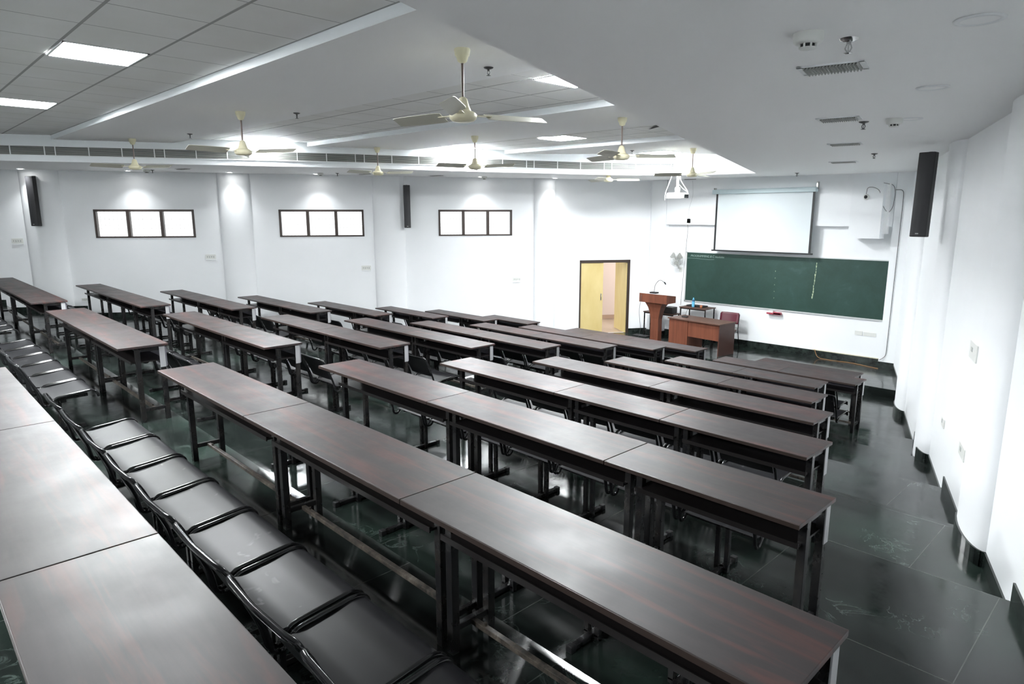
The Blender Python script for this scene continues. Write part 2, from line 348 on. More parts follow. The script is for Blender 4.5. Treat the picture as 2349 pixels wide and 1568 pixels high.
# ---- granite skirting
def skirt(name, path, h=0.13, th=0.014, nrm=None, miss=None):
    q = MB()
    for a, b in zip(path[:-1], path[1:]):
        if miss and miss((a.y+b.y)/2): continue
        z = floor_z((a.y+b.y)/2)
        d = (b-a); d.z = 0
        if d.length < 1e-4: continue
        n = V(-d.y, d.x, 0).normalized()
        if n.dot(nrm) < 0: n = -n
        a0, b0 = V(a.x, a.y, z), V(b.x, b.y, z); H = V(0, 0, h)
        q.add([a0+n*th, b0+n*th, b0+n*th+H, a0+n*th+H, a0-n*0.002, b0-n*0.002, b0-n*0.002+H, a0-n*0.002+H],
              [(0, 1, 2, 3), (3, 2, 6, 7), (0, 3, 7, 4), (1, 5, 6, 2)])
    return struct(q.build(name, m_skirt))
def wallpath(side, y0, y1):
    P_ = []; y_ = y0; f_ = lp if side == 'L' else rp
    ys = [y0]
    br = [r_+0.06 for r_ in ROWY]+[-1.41, -2.9, 11.56]
    pl = [(yc, pts) for s_, yc, pts in PIL if s_ == side]
    segs = []
    for yc, pts in pl:
        pp = sorted([p.copy() for p in pts], key=lambda p: (p-pts[0]).length); segs.append(pp if pp[0].y < pp[-1].y else pp[::-1])
    cur = []; y_ = y0
    while y_ < y1:
        cur.append(f_(y_, 0)); y_ += 0.06
    cur.append(f_(y1, 0))
    for b_ in br:
        if y0 < b_ < y1: cur.append(f_(b_, 0))
    out = sorted([p for p in cur if not any(s_[0].y < p.y < s_[-1].y for s_ in segs)], key=lambda p: p.y)
    res = []; si = 0
    for p in out:
        while si < len(segs) and segs[si][0].y <= p.y:
            res += segs[si]; si += 1
        res.append(p)
    return res
skirt('baseboard_left', wallpath('L', -3, YF), nrm=LN, miss=lambda y_: DOOR[0] < y_ < DOOR[1])
skirt('baseboard_right', wallpath('R', -3, YF), nrm=RN)
q = MB(); q.box((-9.45, YF-0.016, ZS), (-3.95, YF, ZS+0.17)); q.box((-9.98, YF-0.165, ZS), (-9.44, YF, ZS+0.12)); q.box((-3.96, YF-0.165, ZS), (-3.6, YF, ZS+0.15))
struct(q.build('baseboard_front', m_skirt))
q = MB(); q.box((-5.4, YF-0.020, ZS+0.17), (-3.95, YF+0.001, ZS+0.185)); struct(q.build('trim_11', mat('cream_cement_edge', (0.6, 0.56, 0.42), 0.8)))
# ================================================================== CEILING
BEAM = [(-19.3, -6.9), (-15.10, -0.15), (-12.85, 3.47), (-11.80, 5.18), (-10.33, 8.54), (-9.60, 10.05), (-8.95, 10.90), (-8.1, 11.60), (-7.2, 11.86), (-6.30, 11.906)]
def bx_at(y_):
    for (x0, y0), (x1, y1) in zip(BEAM[:-1], BEAM[1:]):
        if y0 <= y_ <= y1: return x0+(x1-x0)*(y_-y0)/(y1-y0)
    return BEAM[-1][0]
def ex(y_): return -1.97-0.364*y_
def cv(x, y_, dz=0): return V(x, y_, zceil(x, y_)+dz)
q = MB()   # perimeter soffit: left, right, front, back strips
for (x0, y0), (x1, y1) in zip(BEAM[:-1], BEAM[1:]):
    q.quad(cv(wl(y0)-0.1, y0), cv(x0, y0), cv(x1, y1), cv(wl(min(y1, 13.4))-0.1, y1))
q.quad(cv(ex(-6.9), -6.9), cv(wr(-6.9)+0.1, -6.9), cv(wr(11.906)+0.1, 11.906), cv(ex(11.906), 11.906))
q.quad(cv(wl(11.906)-0.1, 11.906), cv(wr(11.906)+0.1, 11.906), cv(wr(YF)+0.1, YF+0.05), cv(wl(YF)-0.1, YF+0.05))
q.quad(cv(wl(-7.1)-0.1, -7.1), cv(wr(-7.1)+0.1, -7.1), cv(wr(-6.9)+0.1, -6.9), cv(wl(-6.9)-0.1, -6.9))
struct(q.build('ceiling', m_ceil))
q = MB()   # vertical fascia round the raised field (left beam, curved corner, front, right)
loop = BEAM+[(ex(-6.9), -6.9)]
for (x0, y0), (x1, y1) in zip(loop[:-1], loop[1:]):
    q.quad(cv(x0, y0), cv(x1, y1), cv(x1, y1, 0.62), cv(x0, y0, 0.62))
q.quad(cv(*loop[-1]), cv(*loop[0]), cv(*loop[0], 0.62), cv(*loop[-1], 0.62))
struct(q.build('trim_12', m_fascia))
SLABS = [(-7.0, -5.9), (-3.4, -1.45), (0.62, 2.42), (4.53, 6.35), (8.33, 11.95)]
for i, (a, b) in enumerate(SLABS):     # dropped bands between the tiled coffers
    q = MB(); x0a, x0b = bx_at(a), bx_at(b); x1a, x1b = ex(a), ex(b)
    n = 6
    low = [cv(x0a-0.02, a, .40), cv(x1a+0.02, a, .40), cv(x1b+0.02, b, .40), cv(x0b-0.02, b, .40)]; hi = [p+V(0, 0, 0.12) for p in low]
    q.add(low+hi, [(0, 1, 2, 3), (0, 4, 5, 1), (2, 6, 7, 3), (4, 7, 6, 5)]); o = q.build('ceiling', m_ceil); struct(o)
    o2 = MB(); o2.quad(low[0]+V(0, -0.003, 0), low[1]+V(0, -0.003, 0), hi[1]+V(0, -0.003, 0), hi[0]+V(0, -0.003, 0)); struct(o2.build(f'trim_{13+i}', m_fascia))
# tiled coffers, grid origins measured per coffer
COF = [(-6.0, -3.3, -6.02, -4.2), (-1.5, 0.65, -6.02, -0.75), (2.35, 4.56, -4.37, 3.0), (6.3, 8.36, -7.46, 7.0)]
for (a, b, gx, gy) in COF:
    q = MB(); z = zceil(gx, gy)+0.48
    q.quad(*[cv(x, y_, .48)-V(gx, gy, z) for x, y_ in ((bx_at(a)-0.1, a), (ex(a)+0.1, a), (ex(b)+0.1, b), (bx_at(min(b, 11.9))-0.1, b))])
    struct(q.build('ceiling', m_tile, loc=(gx+0.0, gy, z)))
# lid above everything keeps daylight out
q = MB(); q.box((-25, -8, 2.95), (5, 15, 3.0)); struct(q.build('ceiling', m_ceil))
# LED panels (one tile each)
def panel(x0, y0, label, dz=0.472):
    x1 = x0+0.66; y1 = y0+0.65; z = zceil(x0, y0)+dz
    t_ = thing('ceiling_panel_light', label, 'ceiling light', ((x0+x1)/2, (y0+y1)/2, z), group='square ceiling panel lights')
    hx, hy = (x1-x0)/2, (y1-y0)/2
    B('diffuser', m_light, (-hx+.012, -hy+.012, -0.004), (hx-.012, hy-.012, 0.0), t_)
    q = MB()
    for a, b in (((-hx, -hy), (hx, -hy+.015)), ((-hx, hy-.015), (hx, hy)), ((-hx, -hy), (-hx+.015, hy)), ((hx-.015, -hy), (hx, hy))): q.box((*a, -0.007), (*b, 0.004))
    q.build('frame', m_white, t_)
panel(-6.69, -0.74, 'glowing square panel light, large one in the nearest tiled ceiling bay')
panel(-10.58, -0.74, 'glowing square panel light cut by the left edge, nearest tiled ceiling bay')
panel(-4.36, 3.01, 'glowing panel light half hidden by the soffit edge, behind the nearest fan')
panel(-13.05, 3.5, 'glowing panel light above the wall grille, second tiled ceiling bay, far left')
panel(-8.15, 7.01, 'diamond shaped glowing panel light in the third tiled bay, beside the grey broken tile')
panel(-11.05, 7.01, 'very bright panel light flush with the wall grille, third tiled ceiling bay')
panel(-8.0, 9.98, 'glowing panel light over the projector mount, last bay before the board', 0.395)
for x0 in (-2.9, -6.69, -10.58): panel(x0, -4.9, 'square panel light in the tiled bay behind the viewpoint')
# sagging dark gap in the third bay's tiles
q = MB(); z = zceil(-5.3, 6.9)+0.474
q.add([V(-5.9, 7.28, z), V(-5.55, 6.95, z), V(-4.95, 6.60, z), V(-5.35, 6.98, z)], [(0, 1, 2, 3)]); 
tag(q.build('tile_gap', m_dark), 'dark torn gap between ceiling tiles beside the third fan rod', 'ceiling gap')
# ---- long return-air grille on the beam face
tg = thing('air_grille', 'long grey louvred air return grille running along the left ceiling beam', 'air grille')
path = [V(x, y_, 0) for x, y_ in BEAM if y_ > -1 or True][:8]
pp = [V(-16.6, -2.55, 0)]+path[1:7]+[V(-8.15, 11.56, 0)]
def offs(p, d, o_): n = V(d.y, -d.x, 0).normalized(); return p+n*o_
def ribbon(q, pts, z0, z1, off, th):
    for a, b in zip(pts[:-1], pts[1:]):
        d = b-a; a1, b1 = offs(a, d, off), offs(b, d, off); a2, b2 = offs(a, d, off+th), offs(b, d, off+th)
        za, zb = zceil(a.x, a.y), zceil(b.x, b.y)
        vs = [V(p.x, p.y, zz+z_) for zz in (z0, z1) for p, z_ in ((a1, za), (b1, zb), (b2, zb), (a2, za))]
        q.add(vs, [(0, 1, 5, 4), (1, 2, 6, 5), (2, 3, 7, 6), (3, 0, 4, 7), (0, 3, 2, 1), (4, 5, 6, 7)])
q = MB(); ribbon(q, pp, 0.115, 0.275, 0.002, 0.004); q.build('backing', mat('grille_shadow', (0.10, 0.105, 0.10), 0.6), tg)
q = MB()
for k in range(8): ribbon(q, pp, 0.125+k*0.0187, 0.131+k*0.0187, 0.006, 0.014)
q.build('louvre_blades', m_grille, tg)
q = MB(); ribbon(q, pp, 0.105, 0.117, 0.003, 0.02); ribbon(q, pp, 0.273, 0.285, 0.003, 0.02)
q.build('frame', m_white, tg)
q = MB(); acc = 0; nxt = 0.0; kk = 0
for a, b in zip(pp[:-1], pp[1:]):
    L = (b-a).length
    while nxt < acc+L:
        p = a+(b-a)*((nxt-acc)/L); d = (b-a).normalized(); ribbon(q, [p-d*0.007, p+d*0.007], 0.117, 0.273, 0.006, 0.018)
        kk += 1; nxt += 0.18 if kk % 4 == 0 else 0.57
    acc += L
q.build('divider_strips', m_white, tg)
# ================================================================== WINDOWS
for i, (a, b) in enumerate(WIN):
    wn = struct(bpy.data.objects.new(f'window_{i+1}', None)); C.objects.link(wn)
    q = MB()
    def lbox(q, ya, yb, za, zb, o0, o1):
        vs = [lp(y_, z_, o_) for z_ in (za, zb) for y_, o_ in ((ya, o0), (yb, o0), (yb, o1), (ya, o1))]
        q.add(vs, [(0, 1, 5, 4), (1, 2, 6, 5), (2, 3, 7, 6), (3, 0, 4, 7), (0, 3, 2, 1), (4, 5, 6, 7)])
    fw = 0.042; F0, F1 = -0.10, 0.012
    lbox(q, a, b, WZ0, WZ0+0.035, F0, F1); lbox(q, a, b, WZ1-0.05, WZ1, F0, F1)
    lbox(q, a, a+fw, WZ0, WZ1, F0, F1); lbox(q, b-fw, b, WZ0, WZ1, F0, F1)
    th_ = (b-a)/3
    for k in (1, 2): lbox(q, a+k*th_-0.03, a+k*th_+0.03, WZ0, WZ1, F0, F1)
    q.build('window_frame', m_frame_brown, wn)
    q = MB()
    for k in range(3):
        for j in range(1, 8):
            y_ = a+k*th_+j*th_/8; q.tube([lp(y_, WZ0, -0.13), lp(y_, WZ1, -0.13)], 0.004, 6)
    for zz in (0.98, 1.06, 1.20): q.tube([lp(a, zz, -0.13), lp(b, zz, -0.13)], 0.003, 6)
    q.build('window_bars', m_bars, wn)
    q = MB(); q.quad(lp(a, WZ0, -0.06), lp(b, WZ0, -0.06), lp(b, WZ1, -0.06), lp(a, WZ1, -0.06)); q.build('pane', m_glass, wn)
# ================================================================== DOORWAY, front left
dr = struct(bpy.data.objects.new('door_1', None)); C.objects.link(dr)
q = MB(); lbox(q, DOOR[0], DOOR[0]+0.035, ZS, DZ1, -0.2, 0.01); lbox(q, DOOR[1]-0.06, DOOR[1], ZS, DZ1, -0.2, 0.01); lbox(q, DOOR[0], DOOR[1], DZ1-0.075, DZ1, -0.2, 0.01)
q.build('door_frame', m_frame_brown, dr)
ym = 12.38
q = MB(); lbox(q, DOOR[0]+0.035, ym, ZS+0.01, DZ1-0.075, -0.05, -0.015); l1 = q.build('door_leaf', m_door, dr)
q = MB(); lbox(q, ym-0.06, ym-0.035, ZS+0.95, ZS+1.13, -0.016, 0.0); q.tube([lp(ym-0.05, ZS+0.98, 0.0), lp(ym-0.05, ZS+0.98, 0.03), lp(ym-0.05, ZS+1.1, 0.03), lp(ym-0.05, ZS+1.1, 0)], 0.006, 6); q.build('door_handle', m_chrome, l1)
hg = lp(DOOR[1]-0.065, 0, -0.03); e_ = hg-LN*0.90-LD*0.0; dd_ = (e_-hg).normalized(); nn = V(-dd_.y, dd_.x, 0)
q = MB(); vs = [V(p.x, p.y, z_) for z_ in (ZS+0.01, DZ1-0.08) for p in (hg+nn*0.018, e_+nn*0.018, e_-nn*0.018, hg-nn*0.018)]
q.add(vs, [(0, 1, 5, 4), (1, 2, 6, 5), (2, 3, 7, 6), (3, 0, 4, 7), (0, 3, 2, 1), (4, 5, 6, 7)]); q.build('door_leaf', m_door, dr)
# corridor beyond
def lpt(y_, off, z): return lp(y_, z, off)
q = MB(); q.quad(lpt(11.4, -2.6, -2.4), lpt(17.5, -2.6, -2.4), lpt(17.5, -2.6, 0.5), lpt(11.4, -2.6, 0.5)); struct(q.build('wall_corridor', m_pink))
q = MB(); q.quad(lpt(9.5, -0.2, ZS-0.01), lpt(17.5, -0.2, ZS-0.01), lpt(17.5, -2.6, ZS-0.01), lpt(9.5, -2.6, ZS-0.01)); struct(q.build('floor', m_corr))
q = MB(); q.quad(lpt(9.5, -2.585, ZS), lpt(17.5, -2.585, ZS), lpt(17.5, -2.585, ZS+0.13), lpt(9.5, -2.585, ZS+0.13)); struct(q.build('baseboard_corridor', mat('brown_tile_skirting', (0.40, 0.27, 0.19), 0.4)))
q = MB(); q.quad(lpt(11.4, -0.2, 0.5), lpt(17.5, -0.2, 0.5), lpt(17.5, -2.6, 0.5), lpt(11.4, -2.6, 0.5)); struct(q.build('ceiling', m_ceil))
la = bpy.data.lights.new('corridor_fill', 'AREA'); la.energy = 9; la.size = 1.2; la.color = (1, 0.97, 0.92); lo = bpy.data.objects.new('corridor_fill', la); C.objects.link(lo); lo.location = lpt(13.6, -1.4, 0.4)  # unseen area light added to brighten the corridor, with no fitting of its own
# ================================================================== FIXTURES ON THE SOFFIT
def downlight(x, y_, label, on=True, r=0.055):
    z = zceil(x, y_); t_ = thing('downlight', label, 'ceiling light', (x, y_, z), group='round recessed downlights')
    q = MB(); q.lathe([(r*1.35, -0.001), (r*1.33, -0.006), (r*1.05, -0.008), (r*1.0, -0.002)], n=28); q.build('ring', m_white, t_)
    q = MB(); q.lathe([(0.0005, -0.0035), (r*1.02, -0.0035)], n=28); q.build('lens', m_down if on else m_ceil, t_)
    if on:
        l = bpy.data.lights.new('downlight_beam', 'SPOT'); l.energy = DOWN_W; l.spot_size = math.radians(105); l.spot_blend = 0.9; l.shadow_soft_size = 0.05; l.color = (0.96, 0.99, 1)
        o = bpy.data.objects.new('downlight_beam', l); C.objects.link(o); o.parent = t_; o.location = (0, 0, -0.012)
DL = [(0.80, 'lit round downlight above the tilted column speaker, far left'), (2.65, 'lit round downlight behind the farthest left fan'),
      (4.50, 'lit round downlight above the wide pillar between the first two windows'), (6.15, 'lit round downlight above the middle window'),
      (9.50, 'lit round downlight above the third window'), (11.12, 'lit round downlight above the pillar beside the door')]
DL = [(lp(y_, 0, 0.42).x, lp(y_, 0, 0.42).y, l_) for y_, l_ in DL]
for x, y_, l_ in DL: downlight(x, y_, l_)
for x, y_, l_ in [(-0.21, 1.59, 'unlit round downlight ring at the top right corner'), (-0.81, 3.27, 'unlit round downlight ring near the right wall, second from the camera'),
                  (-1.38, 4.85, 'faint unlit downlight ring beside the small smoke detector')]:
    downlight(x, y_, l_, False, 0.075)
def smoke(x, y_, label, dz=0):
    z = zceil(x, y_)+dz; t_ = thing('smoke_detector', label, 'smoke detector', (x, y_, z), group='ceiling smoke detectors')
    q = MB(); q.lathe([(0.068, 0), (0.07, -0.02), (0.066, -0.042), (0.055, -0.05), (0.0005, -0.05)], n=28); q.build('base', m_plast, t_)
    q = MB(); q.lathe([(0.04, -0.066), (0.036, -0.072), (0.0005, -0.074)], n=24)
    for k in range(8):
        a = k*PI/4; q.tube([(0.04*math.cos(a), 0.04*math.sin(a), -0.048), (0.037*math.cos(a), 0.037*math.sin(a), -0.068)], 0.005, 6)
    q.build('cap', m_plast, t_)
    q = MB(); q.lathe([(0.032, -0.049), (0.032, -0.067)], n=20); q.build('sensor_chamber', m_sblk, t_)
smoke(-0.84, 1.30, 'large white smoke detector nearest the camera, beside the chrome sprinkler')
smoke(-1.48, 4.75, 'small white smoke detector on the right soffit, second one from the camera')
smoke(-16.07, 2.60, 'small smoke detector on the left soffit behind the farthest left fan')
smoke(-14.0, 5.75, 'small smoke detector on the left soffit left of the middle window')
smoke(-12.15, 9.25, 'small smoke detector on the left soffit above the third window')
def sprink(x, y_, label, dz=0, m_=None):
    z = zceil(x, y_)+dz; t_ = thing('fire_sprinkler', label, 'sprinkler', (x, y_, z), group='ceiling fire sprinklers'); m_ = m_ or m_chrome
    q = MB(); q.lathe([(0.045, 0), (0.04, -0.008), (0.018, -0.016), (0.0005, -0.017)], n=24); q.build('escutcheon', m_, t_)
    q = MB(); q.tube([(0, 0, -0.01), (0, 0, -0.03)], 0.011, 10)
    for s_ in (-1, 1): q.tube([(s_*0.010, 0, -0.03), (s_*0.016, 0, -0.045), (s_*0.004, 0, -0.066)], 0.0035, 6)
    q.tube([(0, 0, -0.03), (0, 0, -0.064)], 0.003, 6); q.build('frame_arms', m_, t_)
    q = MB(); q.lathe([(0.0005, -0.066), (0.020, -0.067), (0.020, -0.070), (0.0005, -0.071)], n=16); q.build('deflector', m_, t_)
m_steel_d = mat('tarnished_sprinkler', (0.12, 0.12, 0.12), 0.3, metal=0.8)
sprink(-0.74, 1.54, 'large chrome fire sprinkler beside the big smoke detector')
for x, y_, l_ in [(-1.75, 4.78, 'small sprinkler beside the second ceiling vent'), (-2.82, 8.42, 'small sprinkler near the black corner speaker'), (-5.6, 12.35, 'dark sprinkler above the projection screen'),
                  (-16.0, 2.7, 'small sprinkler beside the farthest left fan hub'), (-13.75, 6.05, 'dark sprinkler beside the downlight over the middle window')]: sprink(x, y_, l_, 0, m_steel_d)
for x, y_, l_ in [(-4.0, 2.08, 'sprinkler on the ceiling band just right of the nearest fan'), (-7.92, 2.2, 'sprinkler on the ceiling band beside the second fan'),
                  (-11.6, 2.08, 'sprinkler on the ceiling band between the two left fans'), (-7.82, 9.49, 'dark sprinkler on the last ceiling band beside the projector')]: sprink(x, y_, l_, 0.4, m_steel_d)
def vent(cx, cy, L, W, label, nb=17):
    z = zceil(cx, cy); t_ = thing('ceiling_vent', label, 'air vent', (cx, cy, z), math.atan2(-0.0, 1)+0.22, group='slatted ceiling vents')
    hx, hy = L/2, W/2
    B('backing', m_dark, (-hx+.01, -hy+.01, -0.0015), (hx-.01, hy-.01, -0.0005), t_)
    q = MB()
    for a, b in (((-hx, -hy), (hx, -hy+.02)), ((-hx, hy-.02), (hx, hy)), ((-hx, -hy), (-hx+.03, hy)), ((hx-.03, -hy), (hx, hy))): q.box((*a, -0.008), (*b, 0.0))
    q.build('frame', m_white, t_)
    q = MB()
    for k in range(nb):
        x = -hx+.03+(k+.5)*(L-.06)/nb; q.box((x-.0022, -hy+.015, -0.020), (x+.0022, hy-.015, -0.003), Matrix.Rotation(0.35, 3, 'Y'))
    q.build('slats', m_grille, t_)
vent(-1.05, 2.16, 0.36, 0.25, 'white slatted ceiling vent nearest the camera, below the chrome sprinkler')
vent(-1.84, 4.42, 0.36, 0.25, 'white slatted ceiling vent, second one from the camera', 17)
vent(-2.62, 6.75, 0.38, 0.25, 'white slatted ceiling vent, third one from the camera', 17)
vent(-3.72, 9.75, 0.42, 0.25, 'thin dark ceiling vent nearest the chalkboard')
vent(-14.9, 3.9-0.9, 0.4, 0.15, 'small vent on the left soffit beside the farthest left fan')
vent(-13.4, 6.6, 0.4, 0.15, 'small vent on the left soffit right of the middle window'); vent(-12.6, 8.1, 0.4, 0.15, 'small vent on the left soffit above the second column speaker')
# ================================================================== CEILING FANS
def make_fan(label):
    t_ = thing('ceiling_fan', label, 'ceiling fan', group='cream three-blade ceiling fans')
    H = -0.51
    q = MB(); q.lathe([(0.062, 0), (0.064, -0.012), (0.058, -0.05), (0.050, -0.055), (0.036, -0.095), (0.014, -0.108)], n=28); q.build('canopy', m_cream, t_)
    q = MB(); q.tube([(0, 0, -0.10), (0, 0, H+0.13)], 0.011, 12); q.build('down_rod', m_rod, t_)
    q = MB(); q.lathe([(0.016, H+0.15), (0.035, H+0.135), (0.052, H+0.075), (0.062, H+0.055), (0.064, H+0.045)], n=28); q.build('lower_canopy', m_cream, t_)
    q = MB(); q.lathe([(0.060, H+0.048), (0.098, H+0.030), (0.112, H+0.012), (0.108, H-0.016), (0.088, H-0.034), (0.05, H-0.042), (0.0005, H-0.044)], n=32); q.build('motor', m_cream, t_)
    for k in range(3):
        a = k*2*PI/3; R = Matrix.Rotation(a, 3, 'Z'); q = MB()
        z = H+0.012; tw = 0.028
        top = []; bot = []
        for r_, wd in ((0.20, 0.055), (0.26, 0.062), (0.50, 0.060), (0.70, 0.056), (0.735, 0.048)):
            top.append(((r_, -wd, z-tw*wd/0.06), (r_, wd, z+tw*wd/0.06)))
        vs = []
        for (p0, p1) in top:
            for p in (p0, p1): vs.append(R@V(*p)); vs.append(R@V(p[0], p[1], p[2]-0.004))
        fs = []
        for i in range(len(top)-1):
            b0, b1 = i*4, i*4+4; fs += [(b0, b0+2, b1+2, b1), (b0+1, b1+1, b1+3, b0+3), (b0, b1, b1+1, b0+1), (b0+2, b0+3, b1+3, b1+2)]
        fs += [(0, 1, 3, 2), (len(vs)-4, len(vs)-2, len(vs)-1, len(vs)-3)]
        q.add(vs, fs); bl = q.build('blade', m_blade, t_)
        q = MB(); q.tube([R@V(0.095, 0, z), R@V(0.15, 0, z), R@V(0.24, 0, z)], 0.008, rect=(0.06, 0.006)); q.build('blade_bracket', m_cream, bl)
    return t_
FANS = [(-3.64, 1.478, 25, 'cream ceiling fan nearest the camera, large in the upper middle'), (-8.357, 1.632, -10, 'cream ceiling fan over the nearest left desks, second from camera'),
        (-13.26, 1.625, -10, 'small cream fan at the far left in front of the long grille'), (-11.285, 5.583, -10, 'cream fan above the middle window, by the grille'),
        (-8.234, 5.567, -25, 'cream fan hanging in front of the brightest panel light'), (-5.057, 5.458, 0, 'cream fan right of the diamond shaped panel light, beside dark tile gap'),
        (-9.36, 10.7, 0, 'small cream fan left of the ceiling projector, seen under the grille'), (-6.64, 9.89, 50, 'cream fan just right of the ceiling projector')]
fan0 = None
for x, y_, a, l_ in FANS:
    loc = (x, y_, zceil(x, y_)+0.40)
    if fan0 is None: fan0 = make_fan(l_); fan0.location = loc; fan0.rotation_euler = (0, 0, YAW+math.radians(a))
    else: dup(fan0, loc, l_, YAW+math.radians(a))
# ================================================================== DESKS
W_ = 0.4617
def make_desk(L, li, ri):
    """origin: centre of the top's far edge, on its floor; +y to the board"""
    t_ = thing('lecture_desk', '', 'desk', group='dark wood-topped lecture desks in tiered rows')
    h = L/2; g_ = 0.003
    q = MB(); q.bbox((-h+g_, -W_, 0.777), (h-g_, 0, 0.80), 0.003); q.build('desktop', m_top, t_)
    q = MB(); q.bbox((-h+g_, -W_-0.003, 0.774), (h-g_, -W_+0.001, 0.7985), 0.0015); q.build('edge_band', m_edge, t_)
    xl, xr = -h+li, h-ri
    q = MB(); q.box((xl-0.02, -0.030, 0.56), (xr+0.02, -0.018, 0.765)); mp = q.build('modesty_panel', m_panel, t_)
    for x in (xl-0.031, xr+0.0235): B('edge_strip', m_strip, (x, -0.088, 0.555), (x+0.0075, -0.034, 0.772), mp, 0.002)
    q = MB(); q.box((xl, -0.345, 0.622), (xr, -0.032, 0.634)); q.box((xl, -0.352, 0.615), (xr, -0.344, 0.645)); q.build('book_shelf', m_shelf, t_)
    for x in (xl, xr):
        s_ = 1 if x == xl else -1
        for y_ in (-0.285, -0.055):
            q = MB(); q.bbox((x-0.022, y_-0.022, 0.0), (x+0.022, y_+0.022, 0.765), 0.003); q.build('leg', m_blk, t_)
        B('cross_bar', m_blk, (x-0.017, -0.30, 0.735), (x+0.017, -0.04, 0.775), t_, 0.003); B('cross_bar', m_blk, (x-0.014, -0.268, 0.11), (x+0.014, -0.072, 0.145), t_, 0.003)
    q = MB(); q.bbox((xl, -0.182, 0.108), (xr, -0.153, 0.135), 0.003)
    for x in (xl+0.1, xr-0.1): q.tube([(x, -0.167, 0.13), (x, -0.167, 0.15)], 0.008, 8)
    q.build('foot_rest', m_rust, t_)
    B('rail', m_blk, (xl, -0.30, 0.745), (xr, -0.27, 0.775), t_, 0.003); B('rail', m_blk, (xl, -0.07, 0.745), (xr, -0.04, 0.775), t_, 0.003)
    return t_
# ---- three-seat perforated bench behind each desk
def make_bench(n, P_=0.6):
    t_ = thing('seat_bench', '', 'bench seat', group='black perforated bench seats')
    tot = n*P_; sw = P_-0.045
    for i in range(n):
        cx = -tot/2+P_*(i+0.5); x0, x1 = cx-sw/2, cx+sw/2
        prof = [(-1.080, 0.405), (-1.04, 0.398), (-0.98, 0.402), (-0.86, 0.415), (-0.76, 0.430), (-0.715, 0.429), (-0.685, 0.417), (-0.668, 0.395), (-0.662, 0.368)]
        def sheet(name, prof, bow=0.0, a=x0+0.008, b=x1-0.008, nx_=8):
            q = MB(); vs = []; m_ = len(prof)
            for side in (0, 0.004):
                for (y_, z_) in prof:
                    for k in range(nx_+1):
                        u = k/nx_*2-1; vs.append(V(a+(b-a)*k/nx_, y_-bow*(1-u*u)-side*0.5, z_-side))
            N = nx_+1; fs = []
            for s_ in (0, 1):
                o = s_*m_*N
                for i_ in range(m_-1):
                    for k in range(nx_): fs.append((o+i_*N+k, o+i_*N+k+1, o+(i_+1)*N+k+1, o+(i_+1)*N+k))
            q.add(vs, fs, True); fs = []; o = m_*N
            for i_ in range(m_-1):
                fs.append((i_*N, (i_+1)*N, o+(i_+1)*N, o+i_*N)); fs.append((i_*N+nx_, (i_+1)*N+nx_, o+(i_+1)*N+nx_, o+i_*N+nx_))
            for k in range(nx_): fs.append((k, k+1, o+k+1, o+k)); fs.append(((m_-1)*N+k, (m_-1)*N+k+1, o+(m_-1)*N+k+1, o+(m_-1)*N+k))
            q.add(vs, fs, False); return q.build(name, m_perf, t_)
        sheet('seat', prof)
        sheet('backrest', [(-1.125, 0.485), (-1.15, 0.54), (-1.20, 0.64), (-1.24, 0.715), (-1.25, 0.742)], 0.012, x0+0.03, x1-0.03)
        path = [(x0, -0.664, 0.36), (x0, -0.672, 0.41), (x0, -0.72, 0.434), (x0, -1.02, 0.405), (x0, -1.06, 0.338), (x0, -1.115, 0.345), (x0, -1.135, 0.46), (x0, -1.235, 0.70), (x0+0.005, -1.262, 0.752), (x0+0.05, -1.275, 0.757),
                (cx, -1.285, 0.757), (x1-0.05, -1.275, 0.757), (x1-0.005, -1.262, 0.752), (x1, -1.235, 0.70), (x1, -1.135, 0.46), (x1, -1.115, 0.345), (x1, -1.06, 0.338), (x1, -1.02, 0.405), (x1, -0.72, 0.434), (x1, -0.672, 0.41), (x1, -0.664, 0.36)]
        q = MB(); q.tube(fillet(path, 0.045, 3), 0.0125, 8); q.build('tube_frame', m_tube, t_)
    q = MB(); q.bbox((-tot/2+0.12, -0.965, 0.325), (tot/2-0.12, -0.915, 0.370), 0.004)
    for i in range(n):
        cx = -tot/2+P_*(i+0.5)
        for s_ in (-0.2, 0.2): q.box((cx+s_-0.015, -1.03, 0.362), (cx+s_+0.015, -0.74, 0.392))
    q.build('beam', m_blk, t_)
    for s_ in (-1, 1):
        x = s_*(tot/2-0.33)
        q = MB(); q.bbox((x-0.052, -0.965, 0.02), (x-0.020, -0.933, 0.34), 0.003); q.bbox((x+0.020, -0.965, 0.02), (x+0.052, -0.933, 0.34), 0.003)
        q.bbox((x-0.052, -0.965, 0.005), (x+0.052, -0.933, 0.035), 0.003); q.bbox((x-0.018, -1.13, 0.005), (x+0.018, -0.76, 0.035), 0.004); lg = q.build('leg', m_blk, t_)
        B('rubber_cap', m_sblk, (x-0.022, -0.79, 0.0), (x+0.022, -0.75, 0.040), lg, 0.006); B('rubber_cap', m_sblk, (x-0.022, -1.15, 0.0), (x+0.022, -1.11, 0.040), lg, 0.006)
    return t_
ORD = ['nearest', 'eighth', 'seventh', 'sixth', 'fifth', 'fourth', 'third', 'second', 'front']
BLK = {'L': 'block by the window wall', 'M': 'middle block', 'R': 'block by the right wall'}
